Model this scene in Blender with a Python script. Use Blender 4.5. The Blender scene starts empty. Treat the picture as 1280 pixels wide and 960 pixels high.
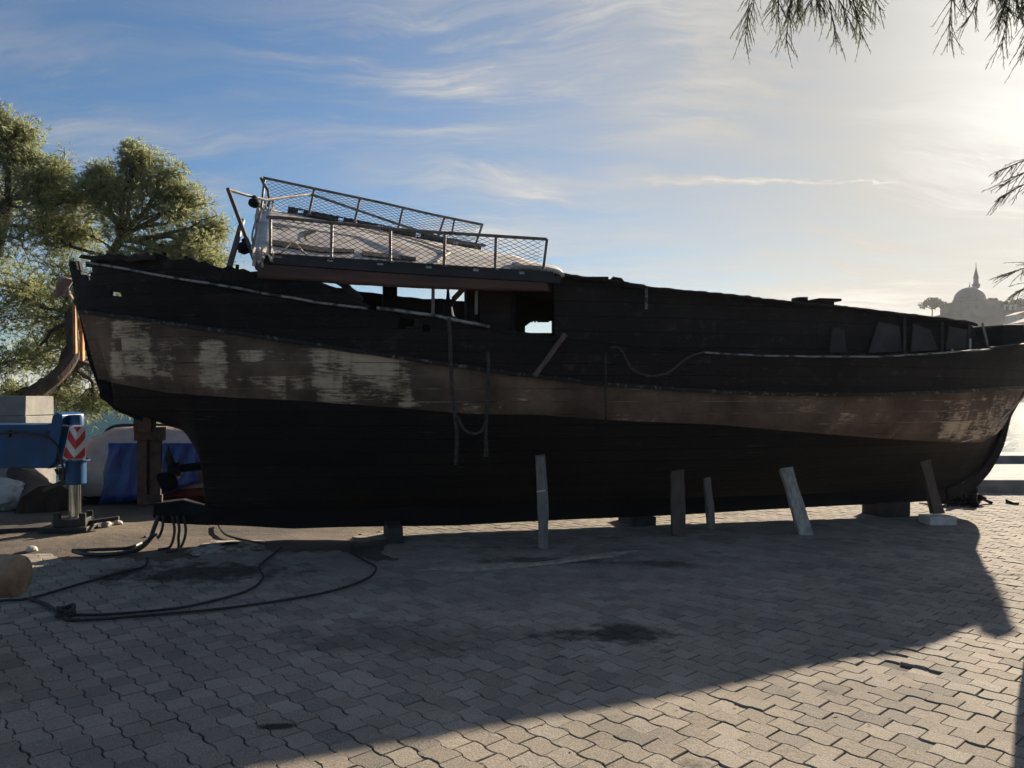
import bpy, math, random
import numpy as np
from mathutils import Vector, Matrix, noise as mnoise

R = math.radians
SC = bpy.context.scene
COL = SC.collection
F, HX, HY, CH = 990.0, 640.0, 490.0, 1.6      # focal length (px), principal column, horizon row, eye height


def V(px, py, Y):
    """point at distance Y seen along the sight line of a photo measurement"""
    return Vector(((px - HX) * Y / F, Y, CH - (py - HY) * Y / F))


def G(px, py, z=0.0):
    """point on the ground (height z)"""
    Y = (CH - z) * F / (py - HY)
    return Vector(((px - HX) * Y / F, Y, z))


def proj(p):
    return HX + F * p[0] / p[1], HY - F * (p[2] - CH) / p[1]


def lerp(a, b, t):
    return a + (b - a) * t


def interp(x, pts):
    return float(np.interp(x, [p[0] for p in pts], [p[1] for p in pts]))


# ------------------------------------------------------------------ mesh builder
def world_loc(o):
    v = Vector((0, 0, 0))
    while o is not None:
        v += o.location
        o = o.parent
    return v


class MB:
    def __init__(self):
        self.v, self.f, self.uv = [], [], {}

    def quad(self, *pts):
        n = len(self.v)
        self.v += [tuple(p) for p in pts]
        self.f.append(tuple(range(n, n + len(pts))))

    def hexa(self, p):
        """8 corners: 4 bottom (ccw), 4 top"""
        n = len(self.v)
        self.v += [tuple(q) for q in p]
        for f in ((3, 2, 1, 0), (4, 5, 6, 7), (0, 1, 5, 4), (1, 2, 6, 5), (2, 3, 7, 6), (3, 0, 4, 7)):
            self.f.append(tuple(n + i for i in f))

    def box(self, c, s, rz=0.0, jit=0.0, seed=0):
        rnd = random.Random(seed)
        cx, cy, cz = c
        sx, sy, sz = s[0] / 2, s[1] / 2, s[2] / 2
        co, si = math.cos(rz), math.sin(rz)
        pts = []
        for z in (-sz, sz):
            for (x, y) in ((-sx, -sy), (sx, -sy), (sx, sy), (-sx, sy)):
                x += rnd.uniform(-jit, jit); y += rnd.uniform(-jit, jit)
                zz = z + rnd.uniform(-jit, jit)
                pts.append((cx + x * co - y * si, cy + x * si + y * co, cz + zz))
        self.hexa(pts)

    def bar(self, p, q, w, h, up=(0, 0, 1), w2=None, h2=None, seg=1, rough=0.0, seed=0):
        """rectangular timber from p to q"""
        p, q = Vector(p), Vector(q)
        d = (q - p).normalized()
        upv = Vector(up)
        a = d.cross(upv)
        if a.length < 1e-4:
            a = d.cross(Vector((1, 0, 0)))
        a.normalize()
        b = a.cross(d).normalized()
        w2 = w if w2 is None else w2
        h2 = h if h2 is None else h2
        rnd = random.Random(seed)
        n0 = len(self.v)
        for i in range(seg + 1):
            t = i / seg
            c = p.lerp(q, t)
            ww, hh = lerp(w, w2, t) / 2, lerp(h, h2, t) / 2
            for (i1, i2) in ((-1, -1), (1, -1), (1, 1), (-1, 1)):
                r = Vector((rnd.uniform(-rough, rough), rnd.uniform(-rough, rough), rnd.uniform(-rough, rough)))
                self.v.append(tuple(c + a * ww * i1 + b * hh * i2 + r))
        for i in range(seg):
            o = n0 + i * 4
            for k in range(4):
                self.f.append((o + k, o + (k + 1) % 4, o + 4 + (k + 1) % 4, o + 4 + k))
        self.f.append((n0 + 3, n0 + 2, n0 + 1, n0))
        o = n0 + seg * 4
        self.f.append((o, o + 1, o + 2, o + 3))

    def tube(self, pts, r, sides=8, cap=True):
        pts = [Vector(p) for p in pts]
        n = len(pts)
        rr = r if callable(r) else (lambda t: r)
        n0 = len(self.v)
        prev = None
        for i, p in enumerate(pts):
            d = (pts[min(i + 1, n - 1)] - pts[max(i - 1, 0)])
            if d.length < 1e-9:
                d = Vector((0, 0, 1))
            d.normalize()
            if prev is None:
                a = d.cross(Vector((0, 0, 1)))
                if a.length < 1e-3:
                    a = d.cross(Vector((1, 0, 0)))
            else:
                a = prev - d * prev.dot(d)
                if a.length < 1e-6:
                    a = d.cross(Vector((1, 0, 0)))
            a.normalize()
            prev = a
            b = d.cross(a)
            rad = rr(i / max(n - 1, 1))
            for k in range(sides):
                an = 2 * math.pi * k / sides
                self.v.append(tuple(p + a * rad * math.cos(an) + b * rad * math.sin(an)))
        for i in range(n - 1):
            for k in range(sides):
                o = n0 + i * sides
                self.f.append((o + k, o + (k + 1) % sides, o + sides + (k + 1) % sides, o + sides + k))
        if cap:
            self.f.append(tuple(n0 + k for k in reversed(range(sides))))
            o = n0 + (n - 1) * sides
            self.f.append(tuple(o + k for k in range(sides)))

    def lathe(self, base, prof, sides=24, axis=None):
        """prof: (radius, height) from bottom to top around a vertical axis"""
        n0 = len(self.v)
        b = Vector(base)
        for (r, z) in prof:
            for k in range(sides):
                an = 2 * math.pi * k / sides
                self.v.append((b.x + r * math.cos(an), b.y + r * math.sin(an), b.z + z))
        for i in range(len(prof) - 1):
            for k in range(sides):
                o = n0 + i * sides
                self.f.append((o + k, o + (k + 1) % sides, o + sides + (k + 1) % sides, o + sides + k))
        self.f.append(tuple(n0 + k for k in reversed(range(sides))))
        o = n0 + (len(prof) - 1) * sides
        self.f.append(tuple(o + k for k in range(sides)))

    def grid(self, rows, uvs=None, skip=None, flip=False):
        """rows: list of equal-length point lists"""
        n0 = len(self.v)
        m = len(rows[0])
        for i, r in enumerate(rows):
            for j, p in enumerate(r):
                if uvs is not None:
                    self.uv[len(self.v)] = uvs[i][j]
                self.v.append(tuple(p))
        for i in range(len(rows) - 1):
            for j in range(m - 1):
                if skip and skip(i, j):
                    continue
                a, b, c, d = n0 + i * m + j, n0 + i * m + j + 1, n0 + (i + 1) * m + j + 1, n0 + (i + 1) * m + j
                self.f.append((a, d, c, b) if flip else (a, b, c, d))

    def prism(self, poly, y0, y1):
        """outline in (x, z), extruded from y0 to y1"""
        n0, n = len(self.v), len(poly)
        for y in (y0, y1):
            for (x, z) in poly:
                self.v.append((x, y, z))
        self.f.append(tuple(n0 + i for i in range(n)))
        self.f.append(tuple(n0 + n + i for i in reversed(range(n))))
        for i in range(n):
            j = (i + 1) % n
            self.f.append((n0 + j, n0 + i, n0 + n + i, n0 + n + j))

    def build(self, name, mat, parent=None, origin=None, smooth=False, bevel=0.0, solid=0.0, angle=35):
        me = bpy.data.meshes.new(name)
        org = Vector(origin) if origin is not None else Vector((0, 0, 0))
        off = world_loc(parent) + org if parent is not None else org
        me.from_pydata([(x - off.x, y - off.y, z - off.z) for (x, y, z) in self.v], [], self.f)
        if self.uv:
            lay = me.uv_layers.new(name='UVMap')
            vi = np.empty(len(me.loops), dtype=np.int32)
            me.loops.foreach_get('vertex_index', vi)
            arr = np.zeros((len(self.v), 2), dtype=np.float32)
            for k, u in self.uv.items():
                arr[k] = u
            lay.data.foreach_set('uv', arr[vi].ravel())
        me.materials.append(mat)
        me.validate()
        import bmesh
        bm = bmesh.new(); bm.from_mesh(me)
        bmesh.ops.recalc_face_normals(bm, faces=bm.faces)
        bm.to_mesh(me); bm.free()
        if smooth:
            me.polygons.foreach_set('use_smooth', [True] * len(me.polygons))
            try:
                me.set_sharp_from_angle(angle=R(angle))
            except Exception:
                pass
        o = bpy.data.objects.new(name, me)
        COL.objects.link(o)
        if parent is not None:
            o.parent = parent
        o.location = org
        if solid:
            m = o.modifiers.new('thick', 'SOLIDIFY'); m.thickness = solid; m.offset = 0
        if bevel:
            m = o.modifiers.new('bev', 'BEVEL'); m.width = bevel; m.segments = 2; m.limit_method = 'ANGLE'
        return o


def tag(o, label=None, cat=None, group=None, kind=None):
    if label: o['label'] = label
    if cat: o['category'] = cat
    if group: o['group'] = group
    if kind: o['kind'] = kind
    return o


def thing(name, loc, label, cat, group=None):
    o = bpy.data.objects.new(name, None)
    COL.objects.link(o)
    o.location = loc
    return tag(o, label, cat, group)


# ------------------------------------------------------------------ materials
class NT:
    """tiny node-tree helper"""
    def __init__(self, mat):
        self.t = mat.node_tree; self.n = self.t.nodes; self.l = self.t.links

    def add(self, kind, **kw):
        nd = self.n.new(kind)
        for k, v in kw.items():
            setattr(nd, k, v)
        return nd

    def link(self, a, b):
        self.l.new(a, b)

    def val(self, sock, v):
        if hasattr(v, 'is_output') or isinstance(v, bpy.types.NodeSocket):
            self.l.new(v, sock)
        else:
            sock.default_value = v

    def math(self, op, a, b=0.0, c=None, clamp=False):
        nd = self.add('ShaderNodeMath', operation=op, use_clamp=clamp)
        self.val(nd.inputs[0], a); self.val(nd.inputs[1], b)
        if c is not None: self.val(nd.inputs[2], c)
        return nd.outputs[0]

    def mix(self, f, a, b, blend='MIX'):
        nd = self.add('ShaderNodeMix', data_type='RGBA', blend_type=blend)
        self.val(nd.inputs[0], f)
        self.val(nd.inputs[6], a if not isinstance(a, tuple) else (*a[:3], 1))
        self.val(nd.inputs[7], b if not isinstance(b, tuple) else (*b[:3], 1))
        return nd.outputs[2]

    def ramp(self, fac, stops):
        nd = self.add('ShaderNodeValToRGB')
        cr = nd.color_ramp
        while len(cr.elements) < len(stops):
            cr.elements.new(0.5)
        for e, (p, c) in zip(cr.elements, stops):
            e.position = p
            e.color = (c, c, c, 1) if not isinstance(c, tuple) else (*c[:3], 1)
        self.link(fac, nd.inputs[0])
        return nd.outputs[0]

    def noise(self, vec, scale, detail=4, rough=0.6, dist=0.0):
        nd = self.add('ShaderNodeTexNoise')
        if vec is not None: self.link(vec, nd.inputs['Vector'])
        nd.inputs['Scale'].default_value = scale
        nd.inputs['Detail'].default_value = detail
        nd.inputs['Roughness'].default_value = rough
        nd.inputs['Distortion'].default_value = dist
        return nd.outputs['Fac']

    def voro(self, vec, scale, feature='F1'):
        nd = self.add('ShaderNodeTexVoronoi', feature=feature)
        if vec is not None: self.link(vec, nd.inputs['Vector'])
        nd.inputs['Scale'].default_value = scale
        return nd

    def mapping(self, vec, loc=(0, 0, 0), rot=(0, 0, 0), scale=(1, 1, 1)):
        nd = self.add('ShaderNodeMapping')
        self.link(vec, nd.inputs[0])
        nd.inputs[1].default_value = loc; nd.inputs[2].default_value = rot; nd.inputs[3].default_value = scale
        return nd.outputs[0]

    def bump(self, h, strength=0.5, dist=0.02):
        nd = self.add('ShaderNodeBump')
        nd.inputs['Strength'].default_value = strength
        nd.inputs['Distance'].default_value = dist
        self.link(h, nd.inputs['Height'])
        return nd.outputs[0]


def new_mat(name):
    m = bpy.data.materials.new(name)
    m.use_nodes = True
    t = NT(m)
    b = t.n['Principled BSDF']
    return m, t, b


def simple(name, c1, c2, scale=6, rough=0.7, metal=0.0, bump=0.3, bscale=None, detail=5, spec=0.5, stretch=(1, 1, 1), contrast=(0.35, 0.65), bdist=0.01):
    m, t, b = new_mat(name)
    tc = t.add('ShaderNodeTexCoord').outputs['Object']
    vec = t.mapping(tc, scale=stretch)
    n = t.noise(vec, scale, detail)
    f = t.ramp(n, [(contrast[0], 0.0), (contrast[1], 1.0)])
    t.link(t.mix(f, c1, c2), b.inputs['Base Color'])
    b.inputs['Roughness'].default_value = rough
    b.inputs['Metallic'].default_value = metal
    b.inputs['Specular IOR Level'].default_value = spec
    if bump:
        n2 = t.noise(vec, bscale or scale * 6, 4)
        t.link(t.bump(n2, bump, bdist), b.inputs['Normal'])
    return m


M = {}
M['char'] = simple('charred_wood', (0.0032, 0.0036, 0.0046), (0.012, 0.0125, 0.014), 5, 0.8, bump=0.8, bscale=26, spec=0.2, stretch=(1, 1, 3))
M['char_brown'] = simple('scorched_plank', (0.008, 0.006, 0.005), (0.035, 0.021, 0.015), 3, 0.75, bump=0.5, bscale=30, spec=0.25, stretch=(0.6, 0.6, 4))
M['burnt_tan'] = simple('split_wood', (0.50, 0.27, 0.12), (0.20, 0.10, 0.045), 8, 0.8, bump=0.5, bscale=40)
M['fascia'] = simple('fascia_wood', (0.105, 0.045, 0.030), (0.035, 0.019, 0.015), 2.2, 0.65, bump=0.35, bscale=22, stretch=(0.5, 0.5, 6))
M['fascia_dark'] = simple('fascia_strip', (0.010, 0.009, 0.009), (0.024, 0.020, 0.018), 4, 0.7, bump=0.3)
M['worn_paint'] = simple('worn_paint', (0.24, 0.23, 0.21), (0.015, 0.014, 0.014), 9, 0.7, bump=0.6, contrast=(0.46, 0.62))
M['worn_speck'] = simple('flaking_paint', (0.008, 0.008, 0.009), (0.15, 0.14, 0.13), 14, 0.8, bump=0.8, contrast=(0.56, 0.68))
M['slab'] = simple('white_gelcoat', (0.54, 0.485, 0.42), (0.25, 0.21, 0.18), 3.6, 0.6, bump=0.2, contrast=(0.40, 0.7))
M['steel'] = simple('grimy_steel', (0.20, 0.19, 0.18), (0.09, 0.065, 0.05), 9, 0.5, 0.5, bump=0.25)
M['steel_dark'] = simple('sooty_steel', (0.04, 0.04, 0.04), (0.10, 0.075, 0.06), 12, 0.6, 0.4, bump=0.3)
M['net'] = simple('netting_cord', (0.18, 0.17, 0.16), (0.10, 0.09, 0.085), 20, 0.9, bump=0)
M['rope_pale'] = simple('pale_rope', (0.55, 0.48, 0.38), (0.28, 0.23, 0.17), 30, 0.9, bump=0.5, bscale=90)
M['rope_dark'] = simple('dark_rope', (0.016, 0.015, 0.015), (0.045, 0.04, 0.036), 25, 0.85, bump=0.5, bscale=120)
M['rope_grey'] = simple('grey_rope', (0.062, 0.058, 0.053), (0.026, 0.024, 0.022), 25, 0.9, bump=0.5, bscale=120)
M['hose'] = simple('black_hose', (0.012, 0.012, 0.012), (0.03, 0.028, 0.026), 18, 0.55, bump=0.1)
M['rust'] = simple('rusty_iron', (0.10, 0.045, 0.025), (0.028, 0.018, 0.015), 8, 0.85, bump=0.6, bscale=40)
M['timber'] = simple('grey_timber', (0.25, 0.21, 0.18), (0.13, 0.105, 0.09), 5, 0.85, bump=0.5, bscale=30, stretch=(5, 5, 0.5))
M['timber_brown'] = simple('brown_timber', (0.13, 0.09, 0.07), (0.075, 0.052, 0.043), 5, 0.85, bump=0.5, bscale=30, stretch=(5, 5, 0.5))
M['timber_pale'] = simple('pale_timber', (0.50, 0.44, 0.37), (0.27, 0.23, 0.19), 5, 0.85, bump=0.6, bscale=34, stretch=(5, 5, 0.7))
M['block_dark'] = simple('tarred_block', (0.022, 0.019, 0.018), (0.055, 0.043, 0.037), 7, 0.85, bump=0.5)
M['block_white'] = simple('whitewashed_block', (0.62, 0.58, 0.54), (0.40, 0.36, 0.33), 8, 0.85, bump=0.5)
M['concrete'] = simple('old_concrete', (0.26, 0.245, 0.22), (0.15, 0.14, 0.125), 3, 0.9, bump=0.5, bscale=30)
M['stone_pale'] = simple('pale_stone', (0.46, 0.43, 0.38), (0.31, 0.28, 0.24), 4, 0.9, bump=0.5, bscale=24)  # pale mottled tone of the small stones
M['blue'] = simple('blue_enamel', (0.006, 0.052, 0.125), (0.005, 0.032, 0.08), 4, 0.38, bump=0.12, spec=0.35)
def chipped_blue():
    m, t, b = new_mat('chipped_blue_paint')
    oc = t.add('ShaderNodeTexCoord').outputs['Object']
    c = t.mix(t.ramp(t.noise(oc, 3, 5), [(0.35, 0.0), (0.65, 1.0)]), (0.005, 0.068, 0.185), (0.004, 0.042, 0.115))
    dirt = t.ramp(t.noise(t.mapping(oc, scale=(1, 1, 0.4)), 7, 6, 0.7), [(0.52, 0.0), (0.72, 0.7)])
    c = t.mix(dirt, c, (0.035, 0.03, 0.026))
    chip = t.ramp(t.noise(oc, 26, 4, 0.65), [(0.66, 0.0), (0.69, 1.0)])
    c = t.mix(chip, c, (0.11, 0.05, 0.03))
    t.link(c, b.inputs['Base Color'])
    b.inputs['Roughness'].default_value = 0.42
    b.inputs['Specular IOR Level'].default_value = 0.35
    t.link(t.bump(t.noise(oc, 14, 4), 0.15, 0.01), b.inputs['Normal'])
    return m


M['blue'] = chipped_blue()
M['chrome'] = simple('chromed_ram', (0.62, 0.62, 0.60), (0.45, 0.45, 0.44), 6, 0.18, 1.0, bump=0)
M['dark_metal'] = simple('greasy_metal', (0.018, 0.018, 0.02), (0.05, 0.045, 0.04), 10, 0.6, 0.4, bump=0.4)
M['sign_white'] = simple('sign_white', (0.74, 0.72, 0.68), (0.55, 0.52, 0.47), 5, 0.5, bump=0)
M['sign_red'] = simple('sign_red', (0.52, 0.025, 0.03), (0.36, 0.02, 0.025), 6, 0.5, bump=0)
M['tarp_grey'] = simple('faded_canvas', (0.50, 0.37, 0.30), (0.33, 0.25, 0.205), 2.5, 0.85, bump=0.4, bscale=9, bdist=0.03)
M['tarp_blue'] = simple('blue_tarpaulin', (0.014, 0.055, 0.24), (0.010, 0.034, 0.13), 3, 0.45, bump=0.5, bscale=7, bdist=0.04)
M['red_paint'] = simple('red_bottom_paint', (0.28, 0.075, 0.045), (0.17, 0.05, 0.035), 6, 0.7, bump=0.3)
M['white_paint'] = simple('white_boat_paint', (0.66, 0.63, 0.58), (0.47, 0.43, 0.39), 4, 0.6, bump=0.2)
M['bark'] = simple('tamarisk_bark', (0.085, 0.058, 0.042), (0.035, 0.025, 0.02), 7, 0.95, bump=0.9, bscale=24, stretch=(1, 1, 0.4), bdist=0.03)
M['plastic'] = simple('white_sacking', (0.50, 0.48, 0.45), (0.33, 0.31, 0.28), 5, 0.6, bump=0.5, bdist=0.03)
M['plaster'] = simple('plaster_spill', (0.40, 0.35, 0.28), (0.13, 0.10, 0.075), 9, 0.95, bump=0.9, bscale=30, contrast=(0.42, 0.6))
M['pale_strip'] = simple('mottled_pale', (0.42, 0.35, 0.26), (0.25, 0.20, 0.15), 9, 0.95, bump=0.7, bscale=40)  # pale mottled tone of the thin streak on the paving
M['log'] = simple('weathered_log', (0.26, 0.19, 0.12), (0.13, 0.085, 0.055), 6, 0.9, bump=0.5, bscale=30)
M['log_end'] = simple('log_end', (0.13, 0.07, 0.045), (0.05, 0.03, 0.02), 12, 0.9, bump=0.5)
M['cabin_board'] = simple('scorched_board', (0.010, 0.009, 0.009), (0.022, 0.018, 0.017), 4, 0.75, bump=0.4)
M['panel'] = simple('sooty_panel', (0.045, 0.040, 0.036), (0.014, 0.0135, 0.0135), 4, 0.75, bump=0.3)
M['far_wall'] = simple('mosque_stone', (0.17, 0.165, 0.16), (0.12, 0.115, 0.11), 0.4, 0.9, bump=0)
M['lead'] = simple('lead_dome', (0.10, 0.11, 0.12), (0.075, 0.085, 0.09), 0.5, 0.7, bump=0)
M['whitewash'] = simple('whitewash', (0.52, 0.50, 0.47), (0.42, 0.40, 0.38), 0.5, 0.9, bump=0)
M['far_dark'] = simple('shutter_dark', (0.12, 0.12, 0.12), (0.09, 0.09, 0.09), 1, 0.8, bump=0)
M['roof_tile'] = simple('roof_tiles', (0.28, 0.14, 0.09), (0.18, 0.10, 0.075), 1.5, 0.9, bump=0)


def leaf_mat(name, c1, c2, trans=0.55):
    m, t, b = new_mat(name)
    geo = t.add('ShaderNodeNewGeometry')
    oc = t.add('ShaderNodeTexCoord').outputs['Object']
    n = t.noise(oc, 1.3, 3)
    f = t.math('ADD', t.math('MULTIPLY', geo.outputs['Random Per Island'], 0.55), t.math('MULTIPLY', t.ramp(n, [(0.35, 0.0), (0.65, 1.0)]), 0.45))
    colr = t.mix(f, c1, c2)
    t.link(colr, b.inputs['Base Color'])
    b.inputs['Roughness'].default_value = 0.6
    b.inputs['Specular IOR Level'].default_value = 0.25
    tr = t.add('ShaderNodeBsdfTranslucent')
    t.link(colr, tr.inputs['Color'])
    mx = t.add('ShaderNodeMixShader')
    mx.inputs[0].default_value = trans
    t.link(b.outputs[0], mx.inputs[1]); t.link(tr.outputs[0], mx.inputs[2])
    t.link(mx.outputs[0], t.n['Material Output'].inputs[0])
    return m


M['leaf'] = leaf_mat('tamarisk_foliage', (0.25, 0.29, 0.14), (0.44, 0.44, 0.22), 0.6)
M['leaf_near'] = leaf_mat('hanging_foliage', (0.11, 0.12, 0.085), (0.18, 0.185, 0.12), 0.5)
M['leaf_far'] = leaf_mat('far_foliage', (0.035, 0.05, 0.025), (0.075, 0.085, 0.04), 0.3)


def band_mat():
    m, t, b = new_mat('faded_brown_band')
    uv = t.add('ShaderNodeUVMap').outputs[0]
    oc = t.add('ShaderNodeTexCoord').outputs['Object']
    sx = t.add('ShaderNodeSeparateXYZ'); t.link(uv, sx.inputs[0])
    big = t.ramp(t.noise(oc, 1.6, 5), [(0.35, 0.0), (0.68, 1.0)])
    base = t.mix(big, (0.075, 0.050, 0.036), (0.235, 0.155, 0.105))
    sootn = t.ramp(t.noise(t.mapping(oc, scale=(0.5, 0.5, 1.2)), 1.5, 6, 0.65), [(0.42, 0.0), (0.66, 0.75)])
    base = t.mix(sootn, base, (0.030, 0.024, 0.020))
    fine = t.noise(t.mapping(uv, scale=(2.0, 26, 1)), 4, 5, 0.7)
    base = t.mix(t.ramp(fine, [(0.5, 0.0), (0.75, 0.6)]), base, (0.13, 0.095, 0.075))
    wn_ = t.add('ShaderNodeTexWhiteNoise', noise_dimensions='2D')
    cbw = t.add('ShaderNodeCombineXYZ')
    t.link(t.math('FLOOR', t.math('MULTIPLY', sx.outputs[1], 1 / 0.125)), cbw.inputs[0])
    t.link(t.math('FLOOR', t.math('MULTIPLY', sx.outputs[0], 1.9)), cbw.inputs[1])
    t.link(cbw.outputs[0], wn_.inputs['Vector'])
    # scraped patches of old white paint, breaking along the plank grain
    at = t.add('ShaderNodeAttribute', attribute_name='paint')
    grain = t.noise(t.mapping(uv, scale=(2.2, 16, 1)), 3, 6, 0.72)
    brk = t.math('MULTIPLY', t.math('SUBTRACT', t.noise(oc, 3.2, 5, 0.65), 0.52), 2.2)
    pln = t.math('MULTIPLY', t.math('SUBTRACT', wn_.outputs['Value'], 0.5), 0.75)
    grn = t.math('MULTIPLY', t.math('SUBTRACT', grain, 0.5), 2.2)
    tot = t.math('ADD', t.math('ADD', at.outputs['Fac'], grn), t.math('ADD', brk, pln))
    pm = t.math('MULTIPLY', t.ramp(tot, [(0.52, 0.0), (1.05, 1.0)]), 0.72)
    colr = t.mix(pm, base, t.mix(grain, (0.42, 0.30, 0.20), (0.85, 0.66, 0.46)))
    # plank seams
    saw = t.math('FRACT', t.math('MULTIPLY', sx.outputs[1], 1 / 0.125))
    seam = t.math('LESS_THAN', saw, 0.07)
    sn = t.noise(uv, 3.0, 3)
    seamw = t.math('MULTIPLY', seam, t.ramp(sn, [(0.42, 0.0), (0.6, 1.0)]))
    lightseam = t.math('MULTIPLY', seamw, t.ramp(t.noise(uv, 0.55, 2), [(0.45, 0.0), (0.6, 1.0)]))
    rs_ = t.ramp(t.noise(t.mapping(oc, scale=(3, 3, 0.35)), 3.0, 4, 0.6), [(0.55, 0.0), (0.72, 0.55)])
    colr = t.mix(rs_, colr, (0.10, 0.045, 0.022))
    colr = t.mix(seamw, colr, (0.02, 0.016, 0.014))
    colr = t.mix(lightseam, colr, (0.30, 0.26, 0.22))
    t.link(colr, b.inputs['Base Color'])
    b.inputs['Roughness'].default_value = 0.8
    b.inputs['Specular IOR Level'].default_value = 0.25
    h = t.math('SUBTRACT', t.math('MULTIPLY', grain, 0.5), t.math('MULTIPLY', seam, 0.7))
    t.link(t.bump(h, 0.5, 0.012), b.inputs['Normal'])
    return m


def plank_char_mat(name, c1, c2, pitch, scr=0.0, ash=0.0):
    m, t, b = new_mat(name)
    uv = t.add('ShaderNodeUVMap').outputs[0]
    oc = t.add('ShaderNodeTexCoord').outputs['Object']
    sx = t.add('ShaderNodeSeparateXYZ'); t.link(uv, sx.inputs[0])
    g = t.noise(t.mapping(uv, scale=(1.5, 12, 1)), 3, 6, 0.7)
    big = t.noise(oc, 0.9, 5)
    row = t.math('FLOOR', t.math('MULTIPLY', sx.outputs[1], 1 / pitch))
    wn = t.add('ShaderNodeTexWhiteNoise', noise_dimensions='2D')
    cb = t.add('ShaderNodeCombineXYZ')
    t.link(row, cb.inputs[0])
    t.link(t.math('FLOOR', t.math('ADD', t.math('MULTIPLY', sx.outputs[0], 0.37), t.math('MULTIPLY', row, 0.413))), cb.inputs[1])
    t.link(cb.outputs[0], wn.inputs['Vector'])
    colr = t.mix(t.ramp(g, [(0.35, 0.0), (0.75, 1.0)]), c1, c2)
    colr = t.mix(t.math('MULTIPLY', wn.outputs['Value'], 0.55), colr, (c2[0] * 2.0, c2[1] * 1.75, c2[2] * 1.6))
    colr = t.mix(t.ramp(big, [(0.48, 0.0), (0.72, 0.55)]), colr, (c2[0] * 1.9, c2[1] * 1.65, c2[2] * 1.5))
    if ash:
        a = t.ramp(t.noise(t.mapping(oc, scale=(1, 1, 1.6)), 5.0, 7, 0.72), [(0.56, 0.0), (0.70, 1.0)])
        colr = t.mix(t.math('MULTIPLY', a, ash), colr, (0.075, 0.07, 0.066))
    if scr:
        s = t.noise(t.mapping(uv, scale=(0.8, 22, 1)), 2.4, 4, 0.6)
        msk = t.ramp(t.noise(oc, 1.1, 3), [(0.45, 0.0), (0.62, 1.0)])
        colr = t.mix(t.math('MULTIPLY', t.math('MULTIPLY', t.ramp(s, [(0.60, 0.0), (0.72, 1.0)]), msk), scr), colr, (0.15, 0.13, 0.115))
    saw = t.math('FRACT', t.math('MULTIPLY', sx.outputs[1], 1 / pitch))
    seam = t.math('LESS_THAN', saw, 0.09)
    colr = t.mix(t.math('MULTIPLY', seam, 0.75), colr, (0.0018, 0.0018, 0.002))
    t.link(colr, b.inputs['Base Color'])
    b.inputs['Roughness'].default_value = 0.78
    b.inputs['Specular IOR Level'].default_value = 0.22
    cr = t.voro(t.mapping(uv, scale=(1, 2.2, 1)), 22, 'DISTANCE_TO_EDGE').outputs['Distance']
    crk = t.ramp(cr, [(0.0, 0.0), (0.12, 1.0)])
    h = t.math('ADD', t.math('SUBTRACT', g, t.math('MULTIPLY', seam, 0.8)), t.math('ADD', t.math('MULTIPLY', crk, 0.35), t.math('MULTIPLY', wn.outputs['Value'], 0.4)))
    t.link(t.bump(h, 0.9, 0.018), b.inputs['Normal'])
    return m


M['band'] = band_mat()
M['bottom'] = plank_char_mat('black_bottom', (0.0040, 0.0045, 0.0058), (0.014, 0.0135, 0.0135), 0.14, 0.5)
M['topside'] = plank_char_mat('charred_topside', (0.0042, 0.0045, 0.0055), (0.013, 0.0115, 0.0112), 0.11, 0.0, 0.5)
M['cabin'] = plank_char_mat('charred_cabin', (0.005, 0.0052, 0.006), (0.016, 0.0145, 0.0142), 0.16, 0.0, 0.6)


# oil and soot stains: photo place, half sizes in metres, strength
STAINS = [(250, 716, 1.1, .55, .8), (770, 792, .55, .28, .8), (345, 908, .10, .05, .9), (690, 700, .9, .22, .6), (490, 800, .9, .5, .3), (830, 705, .5, .2, .5)]


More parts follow.
